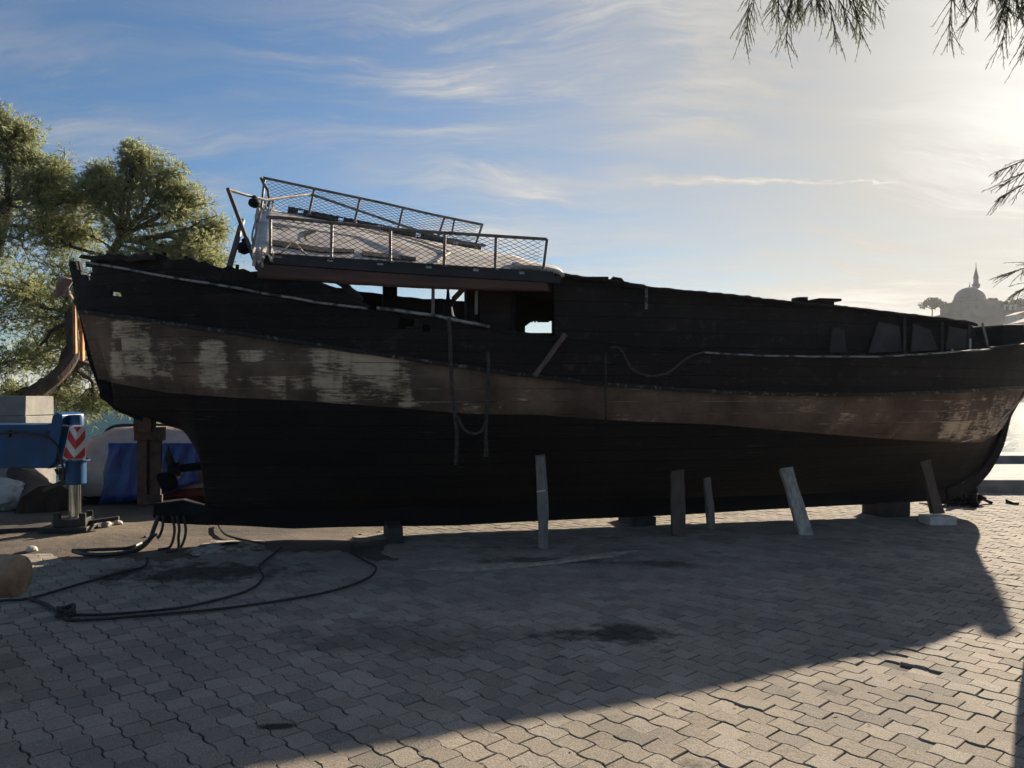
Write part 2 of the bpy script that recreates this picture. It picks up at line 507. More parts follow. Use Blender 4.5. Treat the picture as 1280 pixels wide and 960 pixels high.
def paver_mat():
    m, t, b = new_mat('concrete_pavers')
    geo = t.add('ShaderNodeNewGeometry')
    oc = t.add('ShaderNodeTexCoord').outputs['Object']
    rnd = geo.outputs['Random Per Island']
    c = t.mix(rnd, (0.262, 0.214, 0.162), (0.395, 0.330, 0.256))
    odd = t.math('GREATER_THAN', t.math('FRACT', t.math('MULTIPLY', rnd, 37.7)), 0.86)
    c = t.mix(t.math('MULTIPLY', odd, 0.7), c, (0.42, 0.37, 0.30))
    odd2 = t.math('GREATER_THAN', t.math('FRACT', t.math('MULTIPLY', rnd, 53.3)), 0.87)
    c = t.mix(t.math('MULTIPLY', odd2, 0.6), c, (0.15, 0.135, 0.12))
    agg = t.noise(oc, 150, 3, 0.7)
    c = t.mix(t.ramp(agg, [(0.36, 0.0), (0.66, 1.0)]), t.mix(0.5, c, (0.05, 0.045, 0.04)), t.mix(0.30, c, (0.62, 0.56, 0.47)))
    # grime, tracked soot and oil with shapes of their own
    st = t.ramp(t.noise(oc, 0.75, 6, 0.62), [(0.40, 0.0), (0.68, 1.0)])
    c = t.mix(t.math('MULTIPLY', st, 0.42), c, (0.085, 0.08, 0.075))
    oil = t.ramp(t.noise(t.mapping(oc, loc=(3.1, 1.7, 0)), 1.9, 5, 0.7), [(0.62, 0.0), (0.70, 1.0)])
    c = t.mix(t.math('MULTIPLY', oil, 0.6), c, (0.04, 0.037, 0.035))
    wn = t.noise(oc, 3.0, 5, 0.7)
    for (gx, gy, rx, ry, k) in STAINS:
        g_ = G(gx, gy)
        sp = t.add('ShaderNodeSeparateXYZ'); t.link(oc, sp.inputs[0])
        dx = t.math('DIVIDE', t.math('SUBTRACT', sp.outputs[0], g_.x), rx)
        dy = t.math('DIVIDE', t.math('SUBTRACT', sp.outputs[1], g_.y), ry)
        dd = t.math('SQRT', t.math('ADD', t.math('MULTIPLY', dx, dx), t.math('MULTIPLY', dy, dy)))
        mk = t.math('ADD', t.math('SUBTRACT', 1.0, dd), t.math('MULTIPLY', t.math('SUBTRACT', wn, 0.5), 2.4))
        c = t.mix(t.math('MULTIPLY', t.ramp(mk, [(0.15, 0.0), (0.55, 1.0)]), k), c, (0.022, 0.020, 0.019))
    t.link(c, b.inputs['Base Color'])
    b.inputs['Roughness'].default_value = 0.9
    b.inputs['Specular IOR Level'].default_value = 0.12
    h = t.math('ADD', t.math('MULTIPLY', agg, 0.6), t.math('MULTIPLY', t.noise(oc, 40, 3), 0.5))
    t.link(t.bump(h, 0.8, 0.006), b.inputs['Normal'])
    return m


def ground_mat():
    m, t, b = new_mat('packed_dirt')
    oc = t.add('ShaderNodeTexCoord').outputs['Object']
    n = t.ramp(t.noise(oc, 0.9, 7, 0.65), [(0.33, 0.0), (0.68, 1.0)])
    c = t.mix(n, (0.055, 0.040, 0.029), (0.19, 0.145, 0.098))
    n2 = t.ramp(t.noise(oc, 22, 4, 0.7), [(0.4, 0.0), (0.7, 1.0)])
    c = t.mix(t.math('MULTIPLY', n2, 0.45), c, (0.07, 0.055, 0.045))
    soot = t.ramp(t.noise(t.mapping(oc, loc=(5, 2, 0)), 0.5, 4), [(0.5, 0.0), (0.62, 1.0)])
    c = t.mix(t.math('MULTIPLY', soot, 0.5), c, (0.05, 0.043, 0.037))
    t.link(c, b.inputs['Base Color'])
    b.inputs['Roughness'].default_value = 0.95
    h = t.math('ADD', t.noise(oc, 6, 6, 0.7), t.math('MULTIPLY', t.noise(oc, 60, 3), 0.3))
    t.link(t.bump(h, 0.8, 0.03), b.inputs['Normal'])
    return m


def water_mat():
    m, t, b = new_mat('sea_water')
    oc = t.add('ShaderNodeTexCoord').outputs['Object']
    t.n.remove(b)
    df = t.add('ShaderNodeBsdfDiffuse'); df.inputs['Color'].default_value = (0.022, 0.060, 0.080, 1)
    gl = t.add('ShaderNodeBsdfGlossy'); gl.inputs['Roughness'].default_value = 0.22
    lw = t.add('ShaderNodeFresnel'); lw.inputs['IOR'].default_value = 1.33
    mx = t.add('ShaderNodeMixShader')
    # wave slopes hide much of the grazing reflection of a ruffled sea
    t.link(t.math('ADD', 0.03, t.math('MULTIPLY', lw.outputs[0], 0.20)), mx.inputs[0])
    t.link(df.outputs[0], mx.inputs[1]); t.link(gl.outputs[0], mx.inputs[2])
    t.link(mx.outputs[0], t.n['Material Output'].inputs[0])
    n1 = t.noise(t.mapping(oc, scale=(0.55, 1.3, 1)), 1.6, 4, 0.6)
    n2 = t.noise(oc, 7, 4, 0.6)
    h = t.math('ADD', n1, t.math('MULTIPLY', n2, 0.22))
    bp = t.bump(h, 1.0, 0.6)
    for nd in (df, gl, lw):
        t.link(bp, nd.inputs['Normal'])
    return m


def hill_mat():
    m, t, b = new_mat('dry_hillside')
    oc = t.add('ShaderNodeTexCoord').outputs['Object']
    n = t.ramp(t.noise(oc, 0.12, 7, 0.7), [(0.38, 0.0), (0.62, 1.0)])
    t.link(t.mix(n, (0.035, 0.033, 0.022), (0.10, 0.088, 0.066)), b.inputs['Base Color'])
    b.inputs['Roughness'].default_value = 1.0
    return m


M['paver'] = paver_mat()
M['dirt'] = ground_mat()
M['water'] = water_mat()
M['hill'] = hill_mat()

# ------------------------------------------------------------------ camera, sky, sun
cam_d = bpy.data.cameras.new('camera')
cam = bpy.data.objects.new('camera', cam_d)
COL.objects.link(cam)
cam.location = (0, 0, CH)
cam.rotation_euler = (R(90), 0, 0)
cam_d.sensor_width = 36.0
cam_d.lens = 36.0 * F / 1280.0
cam_d.shift_y = (HY - 480.0) / 1280.0
cam_d.clip_start = 0.05
cam_d.clip_end = 9000
SC.camera = cam

SUN_AZ, SUN_EL = 37.3, 20.4
sd = Vector((math.sin(R(SUN_AZ)) * math.cos(R(SUN_EL)), math.cos(R(SUN_AZ)) * math.cos(R(SUN_EL)), math.sin(R(SUN_EL))))
sun_d = bpy.data.lights.new('sun', 'SUN')
sun_d.energy = 5.0
sun_d.angle = R(0.55)
sun_d.color = (1.0, 0.87, 0.70)
sun = bpy.data.objects.new('sun', sun_d)
COL.objects.link(sun)
sun.rotation_euler = sd.to_track_quat('Z', 'Y').to_euler()
sun.location = sd * 60


CLX, CLY = 4.0, 1.0


def build_world():
    w = bpy.data.worlds.new('World')
    SC.world = w
    w.use_nodes = True
    t = NT(w)
    bg = t.n['Background']
    sky = t.add('ShaderNodeTexSky', sky_type='NISHITA')
    sky.sun_disc = False
    sky.sun_elevation = R(SUN_EL)
    sky.sun_rotation = R(SUN_AZ)
    sky.altitude = 10
    sky.air_density = 1.0
    sky.dust_density = 0.6
    sky.ozone_density = 1.6
    d = t.add('ShaderNodeTexCoord').outputs['Generated']
    t.link(d, sky.inputs[0])
    s = t.add('ShaderNodeSeparateXYZ'); t.link(d, s.inputs[0])
    z = t.math('MAXIMUM', s.outputs[2], 0.03)
    cx = t.math('DIVIDE', s.outputs[0], z)
    cy = t.math('DIVIDE', s.outputs[1], z)
    cb = t.add('ShaderNodeCombineXYZ')
    t.link(cx, cb.inputs[0]); t.link(cy, cb.inputs[1])
    p = cb.outputs[0]
    dot = t.add('ShaderNodeVectorMath', operation='DOT_PRODUCT')
    nrm = t.add('ShaderNodeVectorMath', operation='NORMALIZE'); t.link(d, nrm.inputs[0])
    t.link(nrm.outputs[0], dot.inputs[0]); dot.inputs[1].default_value = sd
    cs = t.math('MAXIMUM', dot.outputs['Value'], 0.0)
    # forward scattering of thin cirrus ice: bright towards the sun, warm and thick near the horizon
    fs = t.math('ADD', t.math('MULTIPLY', t.math('POWER', cs, 9.0), 0.8), t.math('MULTIPLY', t.math('POWER', cs, 60.0), 3.4))
    low = t.math('MULTIPLY', t.math('POWER', t.math('SUBTRACT', 1.0, z), 9.0), cs)
    zz = t.math('ADD', z, 0.22)
    cb2 = t.add('ShaderNodeCombineXYZ')
    t.link(t.math('DIVIDE', s.outputs[0], zz), cb2.inputs[0]); t.link(t.math('DIVIDE', s.outputs[1], zz), cb2.inputs[1])
    w_ = t.add('ShaderNodeTexNoise'); t.link(cb2.outputs[0], w_.inputs['Vector']); w_.inputs['Scale'].default_value = 1.6; w_.inputs['Detail'].default_value = 3
    warp = t.add('ShaderNodeVectorMath', operation='MULTIPLY_ADD')
    t.link(w_.outputs['Color'], warp.inputs[0]); warp.inputs[1].default_value = (0.34, 0.34, 0); t.link(cb2.outputs[0], warp.inputs[2])
    q = warp.outputs[0]
    n1 = t.noise(t.mapping(q, loc=(1.2, .4, 0), rot=(0, 0, R(34)), scale=(0.7, 3.4, 1)), 1.9, 10, 0.64, 0.25)
    n3 = t.noise(t.mapping(q, loc=(2.2, 5.4, 0), rot=(0, 0, R(-38)), scale=(0.9, 3.0, 1)), 3.0, 10, 0.66, 0.35)
    n2 = t.noise(t.mapping(q, loc=(CLX, CLY, 0), scale=(0.9, 0.9, 1)), 1.15, 3, 0.5)
    streak = t.math('MULTIPLY', t.math('ADD', t.ramp(n1, [(0.40, 0.0), (0.72, 1.0)]), t.math('MULTIPLY', t.ramp(n3, [(0.50, 0.0), (0.75, 1.0)]), 0.8)), 0.7)
    patch = t.ramp(n2, [(0.36, 0.0), (0.60, 1.0)])
    cl = t.math('MULTIPLY', streak, t.math('ADD', t.math('MULTIPLY', patch, 0.95), 0.16))
    veil = t.math('MULTIPLY', t.math('POWER', t.math('DIVIDE', t.math('SUBTRACT', cs, 0.58), 0.40, clamp=True), 2.0), 0.97)
    # contrail: a straight worn line across the cloud plane
    ln = t.math('SUBTRACT', cy, t.math('ADD', 3.735, t.math('MULTIPLY', cx, 0.02)))
    wob = t.math('MULTIPLY', t.math('SUBTRACT', t.noise(p, 7, 6, 0.7), 0.5), 0.30)
    wid = t.math('MULTIPLY', t.math('SUBTRACT', 1.9, cx), 0.11)
    lm = t.math('SUBTRACT', 1.0, t.math('DIVIDE', t.math('ABSOLUTE', t.math('ADD', ln, wob)), t.math('MAXIMUM', wid, 0.004)), clamp=True)
    lm = t.math('MULTIPLY', lm, t.math('MULTIPLY', t.math('SUBTRACT', cx, 0.45), 2.2, clamp=True))
    lm = t.math('MULTIPLY', lm, t.ramp(t.noise(p, 5, 5, 0.7), [(0.3, 0.25), (0.6, 1.0)]))
    lm = t.math('MULTIPLY', lm, t.math('LESS_THAN', cx, 1.85))
    lm = t.math('MULTIPLY', lm, 0.8)
    amt = t.math('ADD', t.math('ADD', t.math('MULTIPLY', cl, 0.9), veil), lm, clamp=True)
    bri = t.math('MULTIPLY', t.math('ADD', t.math('ADD', 2.7, t.math('ADD', t.math('MULTIPLY', lm, 2.2), t.math('MULTIPLY', t.math('MULTIPLY', cl, cs), 2.6))), fs), t.math('ADD', 1.0, t.math('MULTIPLY', low, 0.75)))
    cc = t.add('ShaderNodeVectorMath', operation='SCALE')
    t.link(t.mix(t.math('ADD', t.math('MULTIPLY', low, 1.5), t.math('MULTIPLY', t.math('POWER', cs, 14.0), 0.35), clamp=True), (0.97, 0.975, 0.98), (1.0, 0.925, 0.77)), cc.inputs[0])
    t.link(bri, cc.inputs['Scale'])
    blue = t.mix(1.0, sky.outputs[0], (0.43, 0.60, 0.76), 'MULTIPLY')
    colr = t.mix(amt, blue, cc.outputs[0])
    t.link(colr, bg.inputs['Color'])
    bg.inputs['Strength'].default_value = 0.058


build_world()
SC.view_settings.view_transform = 'Standard'
SC.view_settings.look = 'None'
SC.view_settings.gamma = 1.0
SC.view_settings.use_curve_mapping = False
SC.view_settings.exposure = 1.32
SC.cycles.use_denoising = True
try:
    SC.cycles.denoiser = 'OPENIMAGEDENOISE'
except Exception:
    pass
SC.cycles.max_bounces = 6
SC.cycles.diffuse_bounces = 3
SC.cycles.glossy_bounces = 3
SC.cycles.transmission_bounces = 3
SC.cycles.volume_bounces = 0
SC.cycles.sample_clamp_indirect = 4.0
SC.cycles.caustics_reflective = False
SC.cycles.caustics_refractive = False

# ------------------------------------------------------------------ ground, quay, sea
rng = random.Random(7)
QL = 13.0                         # quay edge on the left


def build_ground():
    mb = MB()
    # packed earth sheet, gently uneven where it is not paved
    xs = list(np.linspace(-60, -12, 14)) + list(np.linspace(-11.5, 12, 110)) + list(np.linspace(13, 60, 12))
    ys = list(np.linspace(-40, -3, 8)) + list(np.linspace(-2.5, QL, 80))
    rows = []
    for y in ys:
        r = []
        for x in xs:
            paved = y < 7.75 + 0.3 * math.sin(x * 1.3) or x > -1.3
            z = -0.02
            if not paved or y > 12.75:
                nz = mnoise.fractal(Vector((x * 0.9, y * 0.9, 3.3)), 1.0, 2.0, 5)
                z = -0.02 + 0.035 * nz + min(0.02, max(0, (y - 7.7) * 0.03))
            r.append((x, y, z))
        rows.append(r)
    mb.grid(rows)
    mb.quad((-60, QL, -0.02), (60, QL, -0.02), (60, QL, -3), (-60, QL, -3))
    tag(mb.build('ground', M['dirt'], smooth=True), kind='structure')
    # sea to the horizon
    mb = MB()
    mb.quad((-2500, QL + 0.0, -0.55), (2500, QL, -0.55), (2500, 3200, -0.55), (-2500, 3200, -0.55))
    tag(mb.build('sea', M['water']), kind='structure')


build_ground()


def build_pavers():
    L, W, g = 0.160, 0.128, 0.0029
    ang = R(-47.5)
    amp = 0.0080
    nseg = 10
    rows_v, faces_all = [], []
    ca, sa = math.cos(ang), math.sin(ang)
    t = np.linspace(0, 1, nseg + 1)

    def wave(a):
        return amp * np.clip(1.7 * np.sin(2 * np.pi * a / L), -1, 1)
    rs = np.random.RandomState(5)
    N = 150
    hole = G(1112, 829)
    allv, base = [], 0
    ring_n = 2 * (nseg + 1)
    faces = []
    top = list(range(ring_n))
    tmpl = [tuple(top)]
    for k in range(ring_n):
        k2 = (k + 1) % ring_n
        tmpl.append((ring_n + k, ring_n + k2, k2, k))
        tmpl.append((2 * ring_n + k, 2 * ring_n + k2, ring_n + k2, ring_n + k))
    tmpl = [tuple(f) for f in tmpl]
    count = 0
    for j in range(-78, 128):
        sh = (j % 2) * 0.5 * L + rs.uniform(-0.004, 0.004)
        for i in range(-80, 118):
            a0 = i * L + sh
            ctr_a, ctr_b = a0 + L / 2, j * W + W / 2
            x = ca * ctr_a - sa * ctr_b
            y = sa * ctr_a + ca * ctr_b + 4.0
            if y < 0.2 or y > 12.6 or abs(x) > 0.78 * max(y, 0) + 2.2:
                continue
            edge = 7.75 + 0.25 * math.sin(x * 2.1) + 0.12 * math.sin(x * 6.3)
            if y > edge and x < -1.3 + 0.4 * math.sin(y * 2):
                continue
            if (x - hole.x) ** 2 + (y - hole.y) ** 2 < 0.0085:
                continue
            near = (x - hole.x) ** 2 + (y - hole.y) ** 2 < 0.04

            def outline(inset):
                aa = a0 + inset + t * (L - 2 * inset)
                lo = np.stack([aa, j * W + inset + wave(aa + 0 * aa)], 1)
                hi = np.stack([aa[::-1], (j + 1) * W - inset + wave(aa[::-1])], 1)
                return np.concatenate([lo, hi], 0)
            dz = rs.normal(0, 0.0018) + (-0.012 if near and rs.rand() < .5 else 0)
            ta, tb = rs.normal(0, 0.008), rs.normal(0, 0.008)
            ja, jb = rs.normal(0, 0.0018), rs.normal(0, 0.0018)
            rough = rs.normal(0, 0.0007, size=(ring_n, 2))
            # slow subsidence of the yard
            sub = 0.012 * math.sin(x * 0.9 + 1) * math.sin(y * 0.7)
            rings = []
            chip = rs.rand() < 0.12
            for (ins, zz) in ((g + 0.002, 0.0), (g, -0.0025), (g - 0.0003, -0.05)):
                o = outline(ins) + rough
                if chip and ins > g + 0.001:
                    k = rs.randint(0, ring_n)
                    c0 = o.mean(0)
                    for q in range(-1, 2):
                        o[(k + q) % ring_n] = o[(k + q) % ring_n] + (c0 - o[(k + q) % ring_n]) * rs.uniform(.1, .3)
                da, db = o[:, 0] - ctr_a, o[:, 1] - ctr_b
                X = ca * (o[:, 0] + ja) - sa * (o[:, 1] + jb)
                Yy = sa * (o[:, 0] + ja) + ca * (o[:, 1] + jb) + 4.0
                Z = zz + dz + sub * 0.5 + ta * da + tb * db
                rings.append(np.stack([X, Yy, Z], 1))
            allv.append(np.concatenate(rings, 0))
            count += 1
    nv = 3 * ring_n
    verts = np.concatenate(allv, 0)
    loops, starts, totals = [], [], []
    tl = np.concatenate([np.array(f) for f in tmpl])
    tt = np.array([len(f) for f in tmpl])
    loops = (tl[None, :] + (np.arange(count) * nv)[:, None]).ravel()
    totals = np.tile(tt, count)
    starts = np.concatenate([[0], np.cumsum(totals)[:-1]])
    me = bpy.data.meshes.new('pavement')
    me.vertices.add(len(verts)); me.vertices.foreach_set('co', verts.astype(np.float32).ravel())
    me.loops.add(len(loops)); me.loops.foreach_set('vertex_index', loops.astype(np.int32))
    me.polygons.add(len(totals))
    me.polygons.foreach_set('loop_start', starts.astype(np.int32))
    me.polygons.foreach_set('loop_total', totals.astype(np.int32))
    me.polygons.foreach_set('use_smooth', np.zeros(len(totals), dtype=bool))
    me.update(calc_edges=True)
    me.materials.append(M['paver'])
    o = bpy.data.objects.new('pavement', me)
    COL.objects.link(o)
    tag(o, kind='structure')


build_pavers()

# stepped concrete quay on the right
mb = MB()
mb.hexa([(2.0, 12.67, -0.1), (40, 12.2, -0.1), (40, 16.2, -0.1), (2.0, 16.2, -0.1), (2.0, 12.67, 0.2), (40, 12.2, 0.2), (40, 16.2, 0.2), (2.0, 16.2, 0.2)])
o = tag(mb.build('quay_step', M['concrete'], bevel=0.02), kind='structure')
mb = MB()
mb.hexa([(2.0, 15.75, -2), (40, 15.2, -2), (40, 16.6, -2), (2.0, 16.6, -2), (2.0, 15.75, 0.345), (40, 15.2, 0.345), (40, 16.6, 0.345), (2.0, 16.6, 0.345)])
o = tag(mb.build('quay_edge', M['concrete'], bevel=0.02), kind='structure')

# ------------------------------------------------------------------ the burnt boat
O2 = (-2.93, 8.52)
TH = math.atan2(0.238, 1.0)
CT, ST = math.cos(TH), math.sin(TH)


def bw(u, w, z):
    """boat frame: u along the keel towards the bow, w towards the viewer's side, z up"""
    return Vector((O2[0] + u * CT + w * ST, O2[1] + u * ST - w * CT, z))


def u_at(px, w):
    k = (px - HX) / F
    return (k * (O2[1] - CT * w) - O2[0] - ST * w) / (CT - ST * k)


def on(px, py, w):
    """boat-frame point (u, w, z) for a photo measurement at lateral offset w"""
    u = u_at(px, w)
    p = bw(u, w, 0)
    return (u, w, CH - (py - HY) * p.y / F)


def onw(px, py, w):
    return bw(*on(px, py, w))


def zc(u, w, curve):
    p = bw(u, w, 0)
    return CH - (interp(HX + F * p.x / p.y, curve) - HY) * p.y / F


C2 = [(100, 470), (127, 476), (210, 491), (290, 497), (380, 501), (500, 510), (580, 517), (680, 519), (760, 525), (900, 531), (1000, 540), (1100, 548), (1190, 553), (1300, 553)]
C3 = [(95, 389), (160, 397), (230, 407), (300, 417), (400, 432), (520, 450), (640, 467), (760, 481), (900, 490), (1000, 493), (1100, 493), (1200, 489), (1280, 483), (1340, 476)]
C4 = [(86, 326), (112, 329), (160, 337), (200, 345), (270, 356), (330, 367), (400, 379), (460, 386), (545, 398), (610, 411), (700, 424), (790, 434), (880, 441), (960, 445), (1060, 446), (1100, 446), (1180, 441), (1235, 437), (1290, 431), (1400, 420)]
WT = [(-1.64, .07), (-1.35, .48), (-1.0, .82), (-.5, 1.10), (0, 1.30), (1, 1.62), (2.5, 1.86), (4.5, 1.95), (6.5, 1.86), (8, 1.58), (9.2, 1.12), (10.1, .55), (10.7, .06)]
W3 = [(-1.6, .07), (-1.35, .42), (-1.0, .74), (-.5, 1.03), (0, 1.24), (1, 1.57), (2.5, 1.82), (4.5, 1.92), (6.5, 1.81), (8, 1.48), (9.0, 1.0), (9.8, .44), (10.25, .06)]
W2 = [(-1.25, .06), (-1.2, .34), (-.8, .66), (-.4, .88), (0, 1.06), (1, 1.42), (2.5, 1.70), (4.5, 1.80), (6.5, 1.60), (8, 1.20), (9.0, .68), (9.5, .36), (9.86, .06)]
RAB = [(-1.38, 1.55), (-1.2, 1.43), (-.966, 1.345), (-.55, 1.19), (-.45, 1.02), (-.38, .86), (-.345, .6), (-.34, .30), (8.7, .30), (9.1, .33), (9.45, .55), (9.72, .92), (9.86, 1.27)]
NS = 190
HB = 0.83


def sgrid():
    # denser near the ends
    s = np.linspace(0, 1, NS)
    return 0.5 * s + 0.5 * (0.5 - 0.5 * np.cos(np.pi * s))


SG = sgrid()


def lvl(level, s, side=1):
    if level == 4:
        u = lerp(-1.62, 10.65, s); w = HB * interp(u, WT); z = zc(u, w, C4)
    elif level == 3:
        u = lerp(-1.53, 10.2, s); w = HB * interp(u, W3); z = zc(u, w, C3)
    else:
        u = lerp(-1.38, 9.86, s); w = HB * interp(u, W2); z = zc(u, w, C2)
        if u > 9.0:
            z = lerp(z, 1.25, (u - 9.0) / .82 * .6)
    return u, w, z


boat = thing('wooden_boat', tuple(bw(4, 0, 0.0)), 'long burnt-out wooden boat with charred black hull propped up on the paved quay', 'boat')


def char_off(p, a=0.012, f=5.0):
    return Vector((mnoise.noise(p * f), mnoise.noise(p * f + Vector((9, 3, 1))), mnoise.noise(p * f + Vector((2, 7, 5))))) * a


HOLES = [(147, 368, 4.6, 4.6), (113, 339, 5, 8), (117, 358, 2, 4), (152, 371, 3, 1.5), (505, 404, 12, 5), (531, 408, 10, 5), (106, 336, 5, 7), (99, 331, 5, 6)]


def holed(p):
    x, y = proj(p)
    n = mnoise.noise(p * 14) * 0.5
    for (hx, hy, rx, ry) in HOLES:
        if ((x - hx) / rx) ** 2 + ((y - hy) / ry) ** 2 < 1 + n:
            return True
    return False


def strip_between(lo, hi, nv, side, bulge=0.0, rough=0.0):
    rows, uvs = [], []
    ulen = [0.0] * (nv + 1)
    for i, s in enumerate(SG):
        a, b = lo(s), hi(s)
        r, uu = [], []
        girth = math.dist(a, b)
        for k in range(nv + 1):
            t = k / nv
            u, w, z = (lerp(a[q], b[q], t) for q in range(3))
            w += bulge * math.sin(math.pi * t) * min(1, w)
            p = bw(u, side * w, z)
            if rough:
                p = p + char_off(p, rough)
            r.append(p)
            uu.append((u, z if nv > 1 else t * girth))
        rows.append(r); uvs.append(uu)
    return rows, uvs


# painted band between the water line and the lower rubbing strake
mb = MB()
paint = []
PB = [(142, 186, 404, 470, .92), (160, 184, 395, 420, .55), (252, 282, 428, 490, .8), (395, 516, 438, 506, .95), (300, 330, 440, 480, .42), (187, 215, 440, 480, .45), (1178, 1262, 500, 545, .72), (340, 395, 470, 500, .45)]
for side in (1, -1):
    rows, uvs = strip_between(lambda s: lvl(2, s), lambda s: lvl(3, s), 10, side, 0.03, 0.002)
    for r in rows:
        for p in r:
            x, y = proj(p)
            best = 0.10
            if side == 1:
                for (x0, x1, y0, y1, v) in PB:
                    dx = max(x0 - x, 0, x - x1) / 7.0
                    dy = max(y0 - y, 0, y - y1) / 6.0
                    best = max(best, v * max(0.0, 1 - math.hypot(dx, dy)))
            paint.append(best)
    mb.grid(rows, uvs)
band = mb.build('brown_band', M['band'], boat, smooth=True)
band['label'] = 'faded brown paint band with scraped white patches'
at = band.data.attributes.new('paint', 'FLOAT', 'POINT')
if len(band.data.vertices) == len(paint):
    at.data.foreach_set('value', paint)

# underbody
mb = MB()
for side in (1, -1):
    rows, uvs = [], []
    for i, s in enumerate(SG):
        u2, w2, z2 = lvl(2, s)
        ur = lerp(-1.36, 9.84, s)
        zr = interp(ur, RAB)
        end = max(0.0, 1 - min((ur + 1.38) / 2.6, (9.85 - ur) / 3.2))
        p = lerp(0.80, 1.9, min(1, end) ** 1.2)
        if zr > 0.8 and ur < 0:
            p = 0.75
        r, uu = [], []
        for k in range(15):
            t = k / 14
            w = 0.05 + (w2 - 0.05) * t ** p
            z = lerp(zr, z2, t)
            u = lerp(ur, u2, t)
            r.append(bw(u, side * w, z)); uu.append((u, z))
        rows.append(r); uvs.append(uu)
    mb.grid(rows, uvs)
mb.build('hull_bottom', M['bottom'], boat, smooth=True)

# topsides
mb = MB()
for side in (1, -1):
    rows, uvs = strip_between(lambda s: lvl(3, s), lambda s: lvl(4, s), 12, side, 0.012, 0.010)
    mb.grid(rows, uvs, skip=lambda i, j: holed((rows[i][j] + rows[i + 1][j + 1]) / 2))
mb.build('charred_topside', M['topside'], boat, smooth=True, solid=0.035)

# bulwark with its burnt, ragged top edge
BUL = [(86, 329), (92, 331), (100, 337), (112, 333), (118, 322), (140, 320), (175, 320), (195, 318), (232, 325), (290, 335), (320, 340), (360, 347), (400, 355), (428, 361), (440, 372), (458, 384), (470, 381), (1240, 470), (1300, 470)]
mb = MB()
for side in (1, -1):
    rows, uvs = [], []
    for s in SG:
        u, w, z = lvl(4, s)
        p0 = bw(u, w, z); x0, _ = proj(p0)
        zt = zc(u, w, BUL) if x0 < 470 else z
        if u > 10.25:
            zt = z + 0.6 * (u - 10.25)
        q = 0.08 * mnoise.noise(Vector((u * 5, side * 3.1, 0))) + 0.07 * mnoise.noise(Vector((u * 17, side, 4))) + 0.05 * mnoise.noise(Vector((math.floor(u * 7) * 3.7, side, 8)))
        zt = max(z + 0.004, zt + q * (0.5 if zt > z + .02 else 0) - (0.05 if side < 0 else 0))
        r, uu = [], []
        for k in range(5):
            t = k / 4
            zz = lerp(z + 0.006, zt, t)
            p = bw(u, side * (w - 0.02 + 0.03 * t), zz)
            r.append(p + char_off(p, 0.012)); uu.append((u, zz))
        rows.append(r); uvs.append(uu)
    mb.grid(rows, uvs, skip=lambda i, j: (rows[i][4].z - rows[i][0].z) < 0.015 and (rows[i + 1][4].z - rows[i + 1][0].z) < 0.015)
mb.build('bulwark', M['topside'], boat, smooth=True, solid=0.045)

# deck (burnt away at the stern)
mb = MB()
rows, uvs = [], []
for s in SG:
    u, w, z = lvl(4, s)
    if u < -0.65:
        continue
    r, uu = [], []
    for k in range(9):
        t = -1 + 2 * k / 8
        p = bw(u, t * max(w - .02, .02), z - 0.16 + 0.05 * (1 - t * t))
        r.append(p); uu.append((u, t * w))
    rows.append(r); uvs.append(uu)
mb.grid(rows, uvs)
mb.build('deck', M['cabin'], boat, smooth=True)


# rubbing strakes
def strake(level, px0, px1, mat, hw, hh, label=None, dz=0.0, seed=1):
    for side in (1, -1):
        mb = MB()
        n0 = 0
        prev = None
        cnt = 0
        rws = [[], [], [], [], []]
        for s in np.linspace(0, 1, 420):
            u, w, z = lvl(level, s)
            x, _ = proj(bw(u, w, z))
            if x < px0 or x > px1:
                continue
            z += dz + 0.006 * mnoise.noise(Vector((u * 4, seed, 0)))
            j = 0.008 * mnoise.noise(Vector((u * 14, seed, 2)))
            for k, (a, b) in enumerate(((-.02, -hh), (hw, -hh * .8), (hw + j, hh * .8), (-.02, hh + j), (-.02, -hh))):
                rws[k].append(bw(u, side * (w + a), z + b))
        if len(rws[0]) < 2:
            continue
        mb.grid(rws)
        o = mb.build('rubbing_strake', mat, boat)
        if label and side == 1:
            o['label'] = label


strake(4, 106, 462, M['worn_paint'], .045, .013, 'worn white strip under the bulwark', seed=1)
strake(4, 468, 612, M['worn_paint'], .05, .016, 'splintered pale capping at the burnt gap', seed=2, dz=0.02)
strake(4, 612, 878, M['char'], .035, .02, seed=3)
strake(4, 878, 1238, M['worn_paint'], .04, .010, seed=4)
strake(4, 1238, 1500, M['char'], .04, .03, seed=5)
strake(3, 96, 1500, M['worn_speck'], .045, .022, 'charred strake flecked with white paint', seed=6)

# keel, skeg heel, stem and sternpost
mb = MB()
for (ua, za, ub, zb) in ((-.42, .20, .6, .12), (.6, .12, 2.4, .085), (2.4, .085, 5.2, .11), (5.2, .11, 8.9, .165)):
    mb.bar(bw(ua, 0, (za + .34) / 2), bw(ub, 0, (zb + .34) / 2), .15, .34 - za, seg=4, rough=.005, h2=.34 - zb)
mb.build('keel', M['bottom'], boat)
mb = MB()
hp = [(195, 628), (230, 624), (262, 634), (300, 640), (262, 655), (205, 652), (193, 645)]
hu = [on(x, y, 0) for x, y in hp]
n = len(hu)
for sgn in (-1, 1):
    mb.v += [tuple(bw(u, sgn * .085, z)) for (u, _, z) in hu]
mb.f.append(tuple(range(n))); mb.f.append(tuple(reversed(range(n, 2 * n))))
for i in range(n):
    j = (i + 1) % n
    mb.f.append((j, i, n + i, n + j))
mb.build('skeg', M['char'], boat)
mb = MB()
